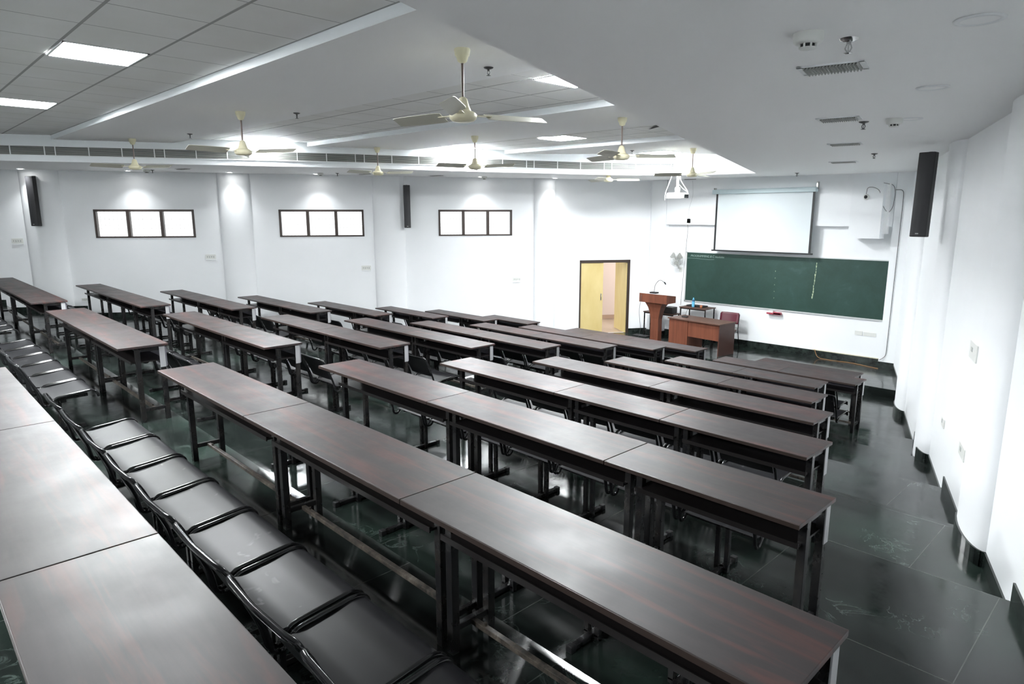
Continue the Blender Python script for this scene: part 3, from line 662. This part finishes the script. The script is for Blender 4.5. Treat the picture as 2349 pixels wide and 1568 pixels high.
# (row index, block, seams from left to right); row -1 is the desk row right under the camera
LAY = [(-1, 'R', [-5.42, -3.61, -1.81, 0.0]),
 (0, 'L', [-16.83, -15.02, -13.20, -11.44]), (0, 'M', [-10.33, -8.50, -6.65]), (0, 'R', [-5.40, -3.60, -1.81, 0.0]),
 (1, 'L', [-16.16, -14.37, -12.58, -11.39]), (1, 'M', [-10.26, -8.40, -6.63]), (1, 'R', [-5.37, -3.57, -1.76, -0.56]),
 (2, 'L', [-15.38, -13.58, -12.45, -11.32]), (2, 'M', [-10.08, -8.30, -6.48]), (2, 'R', [-5.26, -3.49, -2.31, -1.10]),
 (3, 'L', [-14.88, -13.10, -11.31]), (3, 'M', [-10.03, -8.22, -6.47]), (3, 'R', [-5.25, -3.44, -1.64]),
 (4, 'L', [-14.23, -12.45, -11.26]), (4, 'M', [-9.99, -8.20, -6.42]), (4, 'R', [-5.17, -3.38, -2.21]),
 (5, 'L', [-13.49, -12.31, -11.14]), (5, 'M', [-9.87, -8.11, -6.35]), (5, 'R', [-5.08, -3.92, -2.73]),
 (6, 'L', [-13.20, -12.04, -10.89]), (6, 'M', [-9.73, -7.96, -6.19]), (6, 'R', [-4.97, -3.83, -2.65]),
 (7, 'L', [-12.39, -10.68]), (7, 'M', [-9.47, -7.75, -6.03]), (7, 'R', [-4.82, -3.09])]
proto_d = {}; proto_b = {}
for row, blk, seams in LAY:
    n = len(seams)-1
    if row >= 0: y_, z_ = ROWY[row], ROWZ[row]-0.8
    else: y_, z_ = -1.474, 0.19-0.8
    for j in range(n):
        a, b = seams[j], seams[j+1]; L = round(b-a, 2); cx = (a+b)/2
        last = j == n-1; first = j == 0
        key = (L, last, first)
        pos = {1: ['only'], 2: ['left', 'right'], 3: ['left', 'middle', 'right']}[n][j]
        rown = ORD[row+1]
        size = 'short ' if L < 1.4 else 'long '
        if row == -1: lab = f'{size}dark wood desk in the nearest row under the camera, {pos} one'
        else: lab = f'{size}dark wood desk, {pos} one, {rown} row' + (' from the board' if rown != 'front' else ' by the stage') + f', {BLK[blk]}'
        if key in proto_d: o = dup(proto_d[key], (cx, y_, z_), lab)
        else:
            o = make_desk(L, 0.155 if not first else 0.19, -0.07 if not last else 0.045); o.location = (cx, y_, z_); o['label'] = lab; proto_d[key] = o
        if row >= 0:
            ns = 2 if L < 1.4 else 3; P_ = round(L/ns, 2); kb = (ns, P_)
            lab = f'black perforated {"two" if ns == 2 else "three"}-seat bench, {pos} one, {rown} row' + (' from board' if rown != 'front' else ' by stage') + f', {BLK[blk]}'
            if kb in proto_b: o = dup(proto_b[kb], (cx, y_, z_), lab)
            else: o = make_bench(ns, P_); o.location = (cx, y_, z_); o['label'] = lab; proto_b[kb] = o
            if row >= 6: o.scale = (1, 0.93, 1)
            if row == 7: o.scale = (1, 0.915, 1)
# ================================================================== WALL FITTINGS, left wall
def lframe(y_, z_, off=0.0):   # matrix with x along the wall, -y out of the wall, at the given spot
    p = lp(y_, z_, off); return p, math.atan2(LD.y, LD.x)
def switch(y_, z_, label, w_=0.24, h_=0.15, off=0.0):
    p, r_ = lframe(y_, z_, off); t_ = thing('switch_plate', label, 'switch plate', p, r_, group='white wall switch plates')
    B('plate', m_plast, (-w_/2, -0.014, -h_/2), (w_/2, 0, h_/2), t_, 0.003)
    for k in range(4): B('rocker', m_dim, (-w_*0.36+k*w_*0.2, -0.018, -0.012 if k % 2 else -0.004), (-w_*0.36+k*w_*0.2+w_*0.1, -0.013, 0.035), t_)
    B('lower_tray', m_white, (-w_/2, -0.02, -h_/2), (w_/2, -0.012, -h_/2+0.03), t_)
switch(0.41, 0.69, 'white switch plate on the left wall below the tilted column speaker'); switch(3.93, 0.27, 'white switch plate left of the wide pillar, below the first window')
switch(7.30-0.25, -0.055, 'white switch plate left of the second column speaker pillar'); switch(10.50-0.15, -0.42, 'white switch plate left of the pillar beside the door')
switch(1.5, -0.72, 'faint low socket plate behind the left desk rows', 0.2, 0.1)
def speaker(p, rz, tilt, H, w_, label):
    t_ = thing('column_speaker', label, 'loudspeaker', p, rz, group='black column loudspeakers'); t_.rotation_euler = (tilt, 0, rz)
    q = MB(); q.bbox((-w_/2, -0.08, -H/2), (w_/2, 0.03, H/2), 0.012); q.build('cabinet', m_sblk, t_)
    q = MB(); n = 8; pts = [(-w_/2*0.96+w_*0.96*k/n, -0.08-0.022*math.sin(PI*k/n)) for k in range(n+1)]
    vs = [V(x, y_, -H/2+0.012) for x, y_ in pts]+[V(x, y_, H/2-0.012) for x, y_ in pts]; N = n+1
    q.add(vs, [(k, k+1, N+k+1, N+k) for k in range(n)], True); q.add(vs, [tuple(range(N)), tuple(range(2*N-1, N-1, -1))]); gr = q.build('grille', m_spk, t_)
    q = MB(); q.box((-0.018, -0.104, -H/2+0.035), (0.018, -0.100, -H/2+0.046)); q.build('badge', m_dim, gr)
    B('bracket', m_dim, (-0.02, 0.02, H/2-0.02), (0.02, 0.10, H/2+0.012), t_); B('bracket', m_dim, (-0.02, 0.02, -H/2+0.0), (0.02, 0.08, -H/2+0.03), t_)
rL = math.atan2(LD.y, LD.x)
speaker(lp(0.90, 1.61, 0.26), rL-0.35, 0.0, 1.12, 0.19, 'black column speaker tilted on the far left pillar below a downlight')
speaker(lp(7.95, 1.505, 0.20), rL, 0.0, 1.06, 0.165, 'black column speaker between the second and third windows')
rR = math.atan2(-RD.y, -RD.x)
speaker(V(-1.86, 7.40, 1.53), -0.12, -0.02, 1.02, 0.185, 'large black column speaker on the right wall pillar near the front corner')
def wplate(side_p, r_, label, w_, h_):
    t_ = thing('switch_plate', label, 'switch plate', side_p, r_, group='white wall switch plates')
    B('plate', m_plast, (-w_/2, -0.012, -h_/2), (w_/2, 0, h_/2), t_, 0.003)
    B('rocker', m_dim, (-w_*0.25, -0.016, -0.01), (-w_*0.05, -0.011, 0.03), t_)
wplate(rp(5.2, 0.04, 0.001), rR, 'white switch plate on the right wall, upper one', 0.36, 0.16)
wplate(rp(5.12, -0.91, 0.001), rR, 'white socket plate low on the right wall', 0.30, 0.12)
wplate(rp(6.35, -1.0, 0.001), rR, 'faint small socket plate on the right wall nearer the board', 0.2, 0.1)
# ================================================================== FRONT WALL
bd = thing('chalkboard', 'wide dark green chalkboard on the front wall below the projection screen', 'chalkboard', (0, YF, 0))
B('board_surface', m_board, (-8.84, -0.022, -0.945), (-3.97, -0.004, 0.322), bd)
q = MB()
for a, b in (((-8.87, -0.975), (-3.94, -0.945)), ((-8.87, 0.322), (-3.94, 0.345)), ((-8.87, -0.975), (-8.84, 0.345)), ((-3.97, -0.975), (-3.94, 0.345))): q.box((a[0], -0.03, a[1]), (b[0], 0, b[1]))
q.build('frame', m_alu, bd)
def writing(txt, loc, size, m, parent, rot=(PI/2, 0, 0)):
    cu = bpy.data.curves.new('writing', 'FONT'); cu.body = txt; cu.size = size; cu.extrude = 0.0004; cu.shear = 0.15
    o = bpy.data.objects.new('tmp', cu); C.objects.link(o); dg = bpy.context.evaluated_depsgraph_get(); me = bpy.data.meshes.new_from_object(o.evaluated_get(dg))
    bpy.data.objects.remove(o); me.materials.clear(); me.materials.append(m); o = bpy.data.objects.new('chalk_writing', me); C.objects.link(o); o.parent = parent; o.location = loc; o.rotation_euler = rot; return o
writing('PROGRAMMING & C modules', (-8.74, -0.024, 0.215), 0.075, m_chalk, bd)
q = MB(); q.tube([(-8.84, -0.0235, 0.175), (-8.5, -0.0235, 0.172), (-8.2, -0.0235, 0.155), (-8.05, -0.0235, 0.165)], 0.003, 5); q.build('chalk_line', m_chalk, bd)
q = MB(); r2 = random.Random(3); xs_ = -5.47
for k in range(13):
    z0 = 0.22-k*0.065; w0 = 0.006+0.012*r2.random(); x = xs_-0.003*k+r2.uniform(-.006, .006)
    q.quad(V(x-w0, -0.0235, z0), V(x+w0, -0.0235, z0-0.005), V(x+w0*0.7-0.004, -0.0235, z0-0.055-0.02*r2.random()), V(x-w0*0.8, -0.0235, z0-0.05))
q.build('scuff_mark', m_scuff, bd)
q = MB()
for k in range(5): x = -6.42+r2.uniform(-.01, .01); z0 = -0.05-k*0.16; q.box((x, -0.0238, z0), (x+0.008, -0.0232, z0+0.012+0.02*r2.random()))
q.build('scuff_mark', m_scuff, bd)
t_ = thing('duster_tray', 'small red plastic tray holding a white duster below the chalkboard', 'tray', (-6.36, YF, -1.04))
q = MB(); q.bbox((-0.17, -0.11, -0.03), (0.17, 0, -0.010), 0.006); q.box((-0.17, -0.11, -0.02), (0.17, -0.10, 0.012)); q.box((0.0, -0.11, -0.02), (0.17, -0.03, 0.03)); q.build('tray', m_red, t_)
tag(B('duster', m_plast, (-6.50, YF-0.09, -1.044), (-6.38, YF-0.01, -0.985), None, 0.006), 'white block duster lying on the red tray', 'duster')
sc_ = thing('projection_screen', 'pulled-down projection screen with black borders above the chalkboard', 'projection screen', (0, YF-0.14, 0))
q = MB(); q.bbox((-8.06, -0.15, 1.80), (-5.52, -0.03, 1.905), 0.01); q.build('roller_case', m_scase, sc_)
q = MB(); q.box((-7.92, -0.095, 0.43), (-5.60, -0.092, 1.80)); q.build('screen_fabric', m_screen, sc_)
B('black_border', m_sblk, (-7.97, -0.097, 0.43), (-7.92, -0.091, 1.80), sc_); B('black_border', m_sblk, (-5.60, -0.097, 0.43), (-5.55, -0.091, 1.80), sc_)
q = MB(); q.bbox((-8.02, -0.115, 0.40), (-5.50, -0.075, 0.435), 0.006); q.build('bottom_bar', m_sblk, sc_)
B('wall_bracket', m_chrome, (-5.54, -0.09, 1.86), (-5.51, 0.0, 2.02), sc_); B('wall_bracket', m_chrome, (-8.05, -0.09, 1.86), (-8.02, 0, 1.95), sc_)
ab = thing('boxed_duct', 'white boxed duct casing in the upper right corner of the front wall', 'duct box', (0, YF-0.10, 0))
q = MB(); q.box((-4.72, -0.30, 0.80), (-4.10, 0.0, 1.93)); q.build('box', m_wall, ab)
q = MB(); q.box((-4.10, -0.16, 0.90), (-4.02, 0.0, 1.93)); q.build('side_strip', m_ceil, ab)
ca = thing('security_camera', 'small white round security camera with black lens on the duct casing', 'camera', (-4.42, YF-0.40, 1.66))
q = MB(); q.lathe([(0.06, 0.0), (0.062, -0.02), (0.05, -0.045), (0.035, -0.055)], n=24, ax='y'); q.build('housing', m_plast, ca)
q = MB(); q.lathe([(0.036, -0.052), (0.030, -0.064), (0.0005, -0.068)], n=20, ax='y'); q.build('lens', m_sblk, ca)
def cable(pts, r, m, label, cat='cable', rnd=0.12):
    q = MB(); q.tube(fillet(pts, rnd, 5), r, 6); o = q.build('wall_cable', m); tag(o, label, cat); return o
yw = YF-0.405
cable([(-4.42, yw-0.03, 1.72), (-4.42, yw, 1.86), (-4.30, yw, 1.86), (-4.18, yw, 1.80), (-4.10, yw+0.05, 1.45), (-4.03, yw+0.2, 1.32), (-3.97, yw+0.25, 1.45), (-3.95, yw+0.25, 1.75), (-3.99, yw+0.25, 1.90), (-4.12, yw+0.02, 1.94)], 0.005, m_cable, 'thin grey cable looping from the security camera')
cable([(-3.95, YF-0.165, 1.80), (-3.80, YF-0.165, 1.80), (-3.79, YF-0.165, 1.60), (-3.80, YF-0.165, -1.70), (-3.92, YF-0.18, -1.80)], 0.006, m_cable, 'thin grey cable running down the right front corner to the floor')
cable([(-8.72, YF-0.13, 2.16), (-8.68, YF-0.13, 1.80), (-8.80, YF-0.13, 1.40), (-8.76, YF-0.13, 1.12), (-8.62, YF-0.12, 1.05)], 0.011, m_cable, 'thick dark cable hanging from the ceiling left of the screen')
cable([(-8.90, YF-0.115, 2.16), (-8.87, YF-0.115, 1.20), (-8.86, YF-0.012, 1.0), (-8.93, YF-0.012, -0.2), (-8.98, YF-0.012, -1.1)], 0.004, m_cable, 'thin cable running down left of the chalkboard')
tag(B('junction_box', m_dim, (-8.83, YF-0.14, 1.08), (-8.72, YF-0.10, 1.20), None, 0.004), 'small grey junction box on the front wall left of the screen', 'junction box')
tag(B('cable_plate', m_sblk, (-8.95, YF-0.16, zceil(-8.8, YF)-0.012), (-8.62, YF-0.10, zceil(-8.8, YF)-0.002)), 'dark plate where cables leave the ceiling above the front wall', 'plate')
cable([(-5.35, YF-0.03, ZS+0.19), (-5.25, YF-0.10, ZS+0.012), (-4.9, YF-0.12, ZS+0.01), (-4.5, YF-0.06, ZS+0.01), (-4.1, YF-0.2, ZS+0.01), (-3.9, YF-0.25, ZS+0.01)], 0.006, m_ocable, 'thin orange cable lying along the front skirting')
q = MB(); q.box((-4.52, YF-0.012, -1.33), (-4.36, YF, -1.24)); q.box((-4.34, YF-0.01, -1.335), (-4.08, YF, -1.25)); 
tag(q.build('socket_plate', m_plast), 'pair of white socket plates on the front wall below the chalkboard', 'socket plate')
q = MB(); q.add([V(-4.60, YF-0.1015, 1.94), V(-4.50, YF-0.1015, 1.94), V(-4.42, YF-0.1015, 2.10), V(-4.45, YF-0.1015, 2.13)], [(0, 1, 2, 3)])
tag(q.build('rust_stain', m_stain), 'brownish damp stain above the duct casing', 'stain')
# wall fan
wf = thing('wall_fan', 'grey caged wall fan left of the chalkboard', 'wall fan', (-9.02, YF, 0.17)); 
q = MB(); q.tube([(0, 0, -0.30), (0, -0.12, -0.27), (0, -0.16, -0.02)], 0.022, 10); q.bbox((-0.05, -0.02, -0.38), (0.05, 0.0, -0.24), 0.006); q.build('wall_arm', m_plast, wf)
q = MB(); q.lathe([(0.0005, -0.12), (0.06, -0.13), (0.065, -0.19), (0.05, -0.22)], n=20, ax='y'); q.build('motor', m_plast, wf)
q = MB(); q.lathe([(0.04, -0.25), (0.04, -0.28), (0.0005, -0.285)], n=20, ax='y')
q.build('hub', m_mesh, wf)
for k in range(3):
    a0 = k*2*PI/3+0.5; q = MB(); vs = []; n = 7
    for i in range(n+1):
        r_ = 0.035+0.155*i/n; hw = 0.35+0.55*math.sin(PI*min(1, i/n*0.85))
        for s_ in (-1, 1): vs.append(V(r_*math.cos(a0+s_*hw*0.62), -0.26-s_*0.018, r_*math.sin(a0+s_*hw*0.62)))
    q.add(vs, [(2*i, 2*i+1, 2*i+3, 2*i+2) for i in range(n)], True); q.build('blade', m_mesh, wf)
q = MB()
for k in range(28):
    a = k*2*PI/28; q.tube([(0.05*math.cos(a), -0.315, 0.05*math.sin(a)), (0.15*math.cos(a), -0.305, 0.15*math.sin(a)), (0.215*math.cos(a), -0.265, 0.215*math.sin(a)), (0.15*math.cos(a), -0.215, 0.15*math.sin(a)), (0.06*math.cos(a), -0.20, 0.06*math.sin(a))], 0.0024, 4, cap=False)
for r_, yy in ((0.05, -0.315), (0.15, -0.305), (0.217, -0.265)): q.tube([(r_*math.cos(2*PI*k/32), yy, r_*math.sin(2*PI*k/32)) for k in range(32)], 0.003, 5, closed=True)
q.build('cage', m_dim, wf)
# ---- ceiling projector
pj = thing('ceiling_projector', 'white ceiling projector on a long pole mount wrapped in white cables', 'projector', (-7.72, 11.1, 0))
zt_ = zceil(-7.72, 11.1)+0.40
q = MB(); q.bbox((-0.07, -0.07, zt_-0.02), (0.07, 0.07, zt_), 0.004); q.tube([(0, 0, zt_), (0, 0, 2.2)], 0.040, 14); q.tube([(0, 0, 2.2), (0, 0, 1.86)], 0.030, 14); q.lathe([(0.055, 1.90), (0.06, 1.86), (0.05, 1.80), (0.05, 1.76)], n=20); q.build('pole', m_white, pj)
q = MB(); R45 = Matrix.Rotation(YAW, 3, 'Z')
for s_ in (-1, 1): q.tube([R45@V(0, 0, 0)+V(0, 0, 1.775), R45@V(s_*0.22, 0.05, 0)+V(0, 0, 1.765), R45@V(s_*0.23, -0.04, 0)+V(0, 0, 1.76)], 0.014, 8)
q.tube([R45@V(-0.05, -0.12, 0)+V(0, 0, 1.77), R45@V(0.05, 0.12, 0)+V(0, 0, 1.77)], 0.012, 8); q.build('mount_arms', m_white, pj)
q = MB(); q.bbox((-0.20, -0.16, 1.655), (0.20, 0.16, 1.75), 0.015); bo = q.build('body', m_plast, pj); bo.rotation_euler = (0, 0, 0.25)
q = MB(); q.box((-0.05, 0.161, 1.665), (0.19, 0.175, 1.745)); q.box((0.2005, -0.1, 1.665), (0.206, 0.16, 1.745)); q.build('front_face', m_sblk, bo)
q = MB(); q.lathe([(0.035, 0.175), (0.037, 0.20), (0.0005, 0.195)], c=(0.10, 0, 1.705), n=20, ax='y'); q.build('lens', mat('bluish_lens', (0.25, 0.3, 0.6), 0.1), bo)
q = MB(); RV = lambda x, y_, z: tuple(R45@V(x, y_, 0)+V(0, 0, z))
q.tube(fillet([RV(-0.03, 0, 2.52), RV(-0.14, 0, 2.46), RV(-0.19, 0, 2.30), RV(-0.16, 0, 2.17), RV(-0.03, -0.04, 2.15)], 0.08), 0.008, 6)
q.tube(fillet([RV(-0.05, 0, 2.54), RV(-0.12, 0, 2.2), RV(-0.27, 0, 1.77), RV(-0.28, -0.02, 1.62)], 0.05), 0.007, 6)
q.tube(fillet([RV(0.05, 0, 2.54), RV(0.09, 0, 2.40), RV(0.05, 0, 2.15), RV(0.05, -0.03, 2.05), RV(0.24, 0, 1.80), RV(0.22, 0, 1.70), RV(0.10, 0, 1.72)], 0.06), 0.009, 6)
q.tube(fillet([RV(0.03, -0.04, 1.95), RV(0.12, -0.04, 1.86), RV(0.22, -0.02, 1.80)], 0.05), 0.006, 6)
q.build('white_cables', m_cable_w, pj)
# ================================================================== STAGE FURNITURE
pd = thing('lectern', 'reddish brown wooden lectern with a flared head on the stage', 'lectern', (-9.10, 12.55, ZS))
q = MB(); q.prism([(-0.42, -0.20), (0.42, -0.20), (0.42, 0.22), (-0.42, 0.22)], 1.03, 1.04)
vs = [V(-0.42, -0.20, 1.03), V(0.42, -0.20, 1.03), V(0.42, 0.22, 1.03), V(-0.42, 0.22, 1.03), V(-0.42, -0.20, 1.26), V(0.42, -0.20, 1.26), V(0.42, 0.22, 1.20), V(-0.42, 0.22, 1.20)]
q = MB(); q.add(vs, [(0, 3, 2, 1), (4, 5, 6, 7), (0, 1, 5, 4), (1, 2, 6, 5), (2, 3, 7, 6), (3, 0, 4, 7)]); q.build('head', m_podium, pd)
q = MB(); levels = [(1.035, 0.27, 0.16), (1.0, 0.25, 0.15), (0.90, 0.19, 0.12), (0.78, 0.155, 0.10), (0.60, 0.12, 0.085)]; vs = []
for z_, hx, hy in levels: vs += [V(-hx, -hy, z_), V(hx, -hy, z_), V(hx, hy, z_), V(-hx, hy, z_)]
fs = []
for i in range(len(levels)-1):
    for k in range(4): fs.append((i*4+k, i*4+(k+1) % 4, i*4+4+(k+1) % 4, i*4+4+k))
q.add(vs, fs); q.box((-0.12, -0.085, 0.0), (0.12, 0.085, 0.61)); q.build('column', m_podium, pd)
mi = thing('gooseneck_microphone', 'black gooseneck microphone standing on the lectern', 'microphone', (-9.22, 12.58, ZS+1.255))
q = MB(); q.bbox((-0.10, -0.07, -0.005), (0.10, 0.07, 0.035), 0.01); q.build('base', m_sblk, mi)
q = MB(); q.tube(fillet([(0, 0, 0.03), (0.01, 0, 0.22), (0.12, 0.06, 0.37), (0.24, 0.12, 0.28)], 0.12, 6), 0.006, 8); q.build('gooseneck', m_sblk, mi)
q = MB(); q.tube([(0.225, 0.11, 0.30), (0.26, 0.13, 0.24)], 0.016, 8); q.build('capsule', m_sblk, mi)
td = thing('teacher_desk', 'reddish brown wooden teacher desk with a side pedestal on the stage', 'desk', (-6.93, 11.90, ZS), -0.10)
Ld, Dd, Hd = 1.46, 0.62, 0.77
q = MB(); q.bbox((-Ld-0.03, -0.03, Hd-0.028), (0.02, Dd+0.02, Hd), 0.003); q.build('desktop', m_desktop2, td)
q = MB(); q.box((-0.025, 0, 0), (0, Dd, Hd-0.028)); q.build('side_panel', mat('dark_brown_side_veneer', (0.075, 0.028, 0.020), 0.4), td)
q = MB(); q.box((-Ld, 0.0, 0.02), (-Ld+0.56, Dd, Hd-0.028)); q.build('pedestal', m_podium, td)
q = MB(); q.box((-Ld+0.56, 0.02, 0.36), (-0.025, 0.04, Hd-0.028)); q.build('front_panel', m_podium, td)
def table(x0, x1, y0, y1, z, label):
    t_ = thing('side_table', label, 'table', (x0, y0, ZS)); h = z-ZS
    q = MB(); q.bbox((0, 0, h-0.025), (x1-x0, y1-y0, h), 0.003); q.build('table_top', m_desktop2, t_)
    for x in (0.03, x1-x0-0.03):
        for y_ in (0.03, y1-y0-0.03): B('leg', m_blk, (x-0.013, y_-0.013, 0), (x+0.013, y_+0.013, h-0.025), t_)
    q = MB()
    for x in (0.03, x1-x0-0.03): q.box((x-0.01, 0.03, 0.12), (x+0.01, y1-y0-0.03, 0.14))
    q.box((0.03, 0.02, h-0.055), (x1-x0-0.03, 0.04, h-0.028)); q.build('frame_rail', m_blk, t_)
table(-8.62, -7.85, 12.85, 13.35, -1.04, 'tall narrow steel-legged side table between lectern and chair, against the wall')
table(-9.80, -8.85, 12.95, 13.30, -1.29, 'low steel-legged side table behind the lectern')
bt = thing('water_bottle', 'light blue water bottle standing on the tall side table', 'bottle', (-8.30, 13.0, -1.04))
q = MB(); q.lathe([(0.0005, 0), (0.036, 0.002), (0.038, 0.02), (0.036, 0.14), (0.034, 0.15)], n=20); q.build('body', m_blue, bt)
q = MB(); q.lathe([(0.035, 0.148), (0.036, 0.19), (0.028, 0.20)], n=20); q.build('cap', m_blue2, bt)
q = MB(); q.lathe([(0.027, 0.198), (0.014, 0.22), (0.012, 0.245), (0.0005, 0.248)], n=16); q.build('spout', m_blue, bt)
tag(B('laptop_bag', m_sblk, (-8.55, 13.08, -1.04), (-8.05, 13.30, -1.01), None, 0.008), 'flat black folder lying on the tall side table', 'folder')
q = MB(); q.lathe([(0.0005, 0), (0.028, 0.001), (0.034, 0.07), (0.030, 0.07), (0.026, 0.01)], c=(-8.06, 12.98, -1.04), n=18); tag(q.build('paper_cup', m_orange), 'small orange brown cup beside the blue bottle', 'cup')
tag(B('equipment_box', m_sblk, (-9.18, 13.0, -1.29), (-8.92, 13.25, -1.12), None, 0.008), 'black equipment box on the low table behind the lectern', 'box')
ms = thing('desk_microphone', 'small black microphone base on the teacher desk', 'microphone', (-8.10, 12.30, ZS+0.77))
q = MB(); q.bbox((-0.07, -0.05, 0), (0.07, 0.05, 0.03), 0.01); q.build('base', m_sblk, ms)
q = MB(); q.tube([(0, 0, 0.02), (0.03, 0.0, 0.12), (0.07, 0.02, 0.25)], 0.004, 6); q.build('stem', m_sblk, ms)
tag(B('floor_box', m_sblk, (-10.0, 12.75, ZS), (-9.55, 12.98, ZS+0.03), None, 0.006), 'flat black box on the stage floor left of the lectern', 'box')
cable([(-9.45, 12.34, -0.76), (-9.5, 12.33, -1.2), (-9.62, 12.6, -1.75), (-9.75, 12.7, ZS+0.01)], 0.005, m_cable, 'thin cable dropping from the lectern to the floor')
# chair
chr_ = thing('office_chair', 'maroon vinyl chair with black tube legs beside the teacher desk', 'chair', (-7.30, 12.86, ZS), 0.1)
q = MB(); q.bbox((-0.22, -0.22, 0.43), (0.22, 0.20, 0.49), 0.025); q.build('seat', m_brseat, chr_)
q = MB(); vs = []; n = 8
for side in (0, 0.035):
    for z_ in (0.62, 0.66, 0.86, 0.89):
        for k in range(n+1): u = k/n*2-1; vs.append(V(u*(0.235 if z_ < 0.88 else 0.215), 0.22+side-0.03*u*u+(z_-0.62)*0.2, z_))
N = n+1; fs = []
for s_ in (0, 1):
    o_ = s_*4*N
    for i in range(3):
        for k in range(n): fs.append((o_+i*N+k, o_+i*N+k+1, o_+(i+1)*N+k+1, o_+(i+1)*N+k))
for k in range(n): fs += [(k, k+1, 4*N+k+1, 4*N+k), (3*N+k, 3*N+k+1, 7*N+k+1, 7*N+k)]
for i in range(3): fs += [(i*N, (i+1)*N, 4*N+(i+1)*N, 4*N+i*N), (i*N+n, (i+1)*N+n, 4*N+(i+1)*N+n, 4*N+i*N+n)]
q.add(vs, fs, True); q.build('backrest', m_maroon, chr_)
for s_ in (-1, 1):
    q = MB(); q.tube(fillet([(s_*0.24, 0.26, 0.86), (s_*0.24, 0.20, 0.50), (s_*0.24, 0.22, 0.42), (s_*0.25, 0.32, 0.0)], 0.08, 4), 0.011, 8); q.build('leg', m_tube, chr_)
    q = MB(); q.tube(fillet([(s_*0.24, 0.18, 0.43), (s_*0.24, -0.20, 0.43), (s_*0.25, -0.24, 0.0)], 0.05, 4), 0.011, 8); q.build('leg', m_tube, chr_)
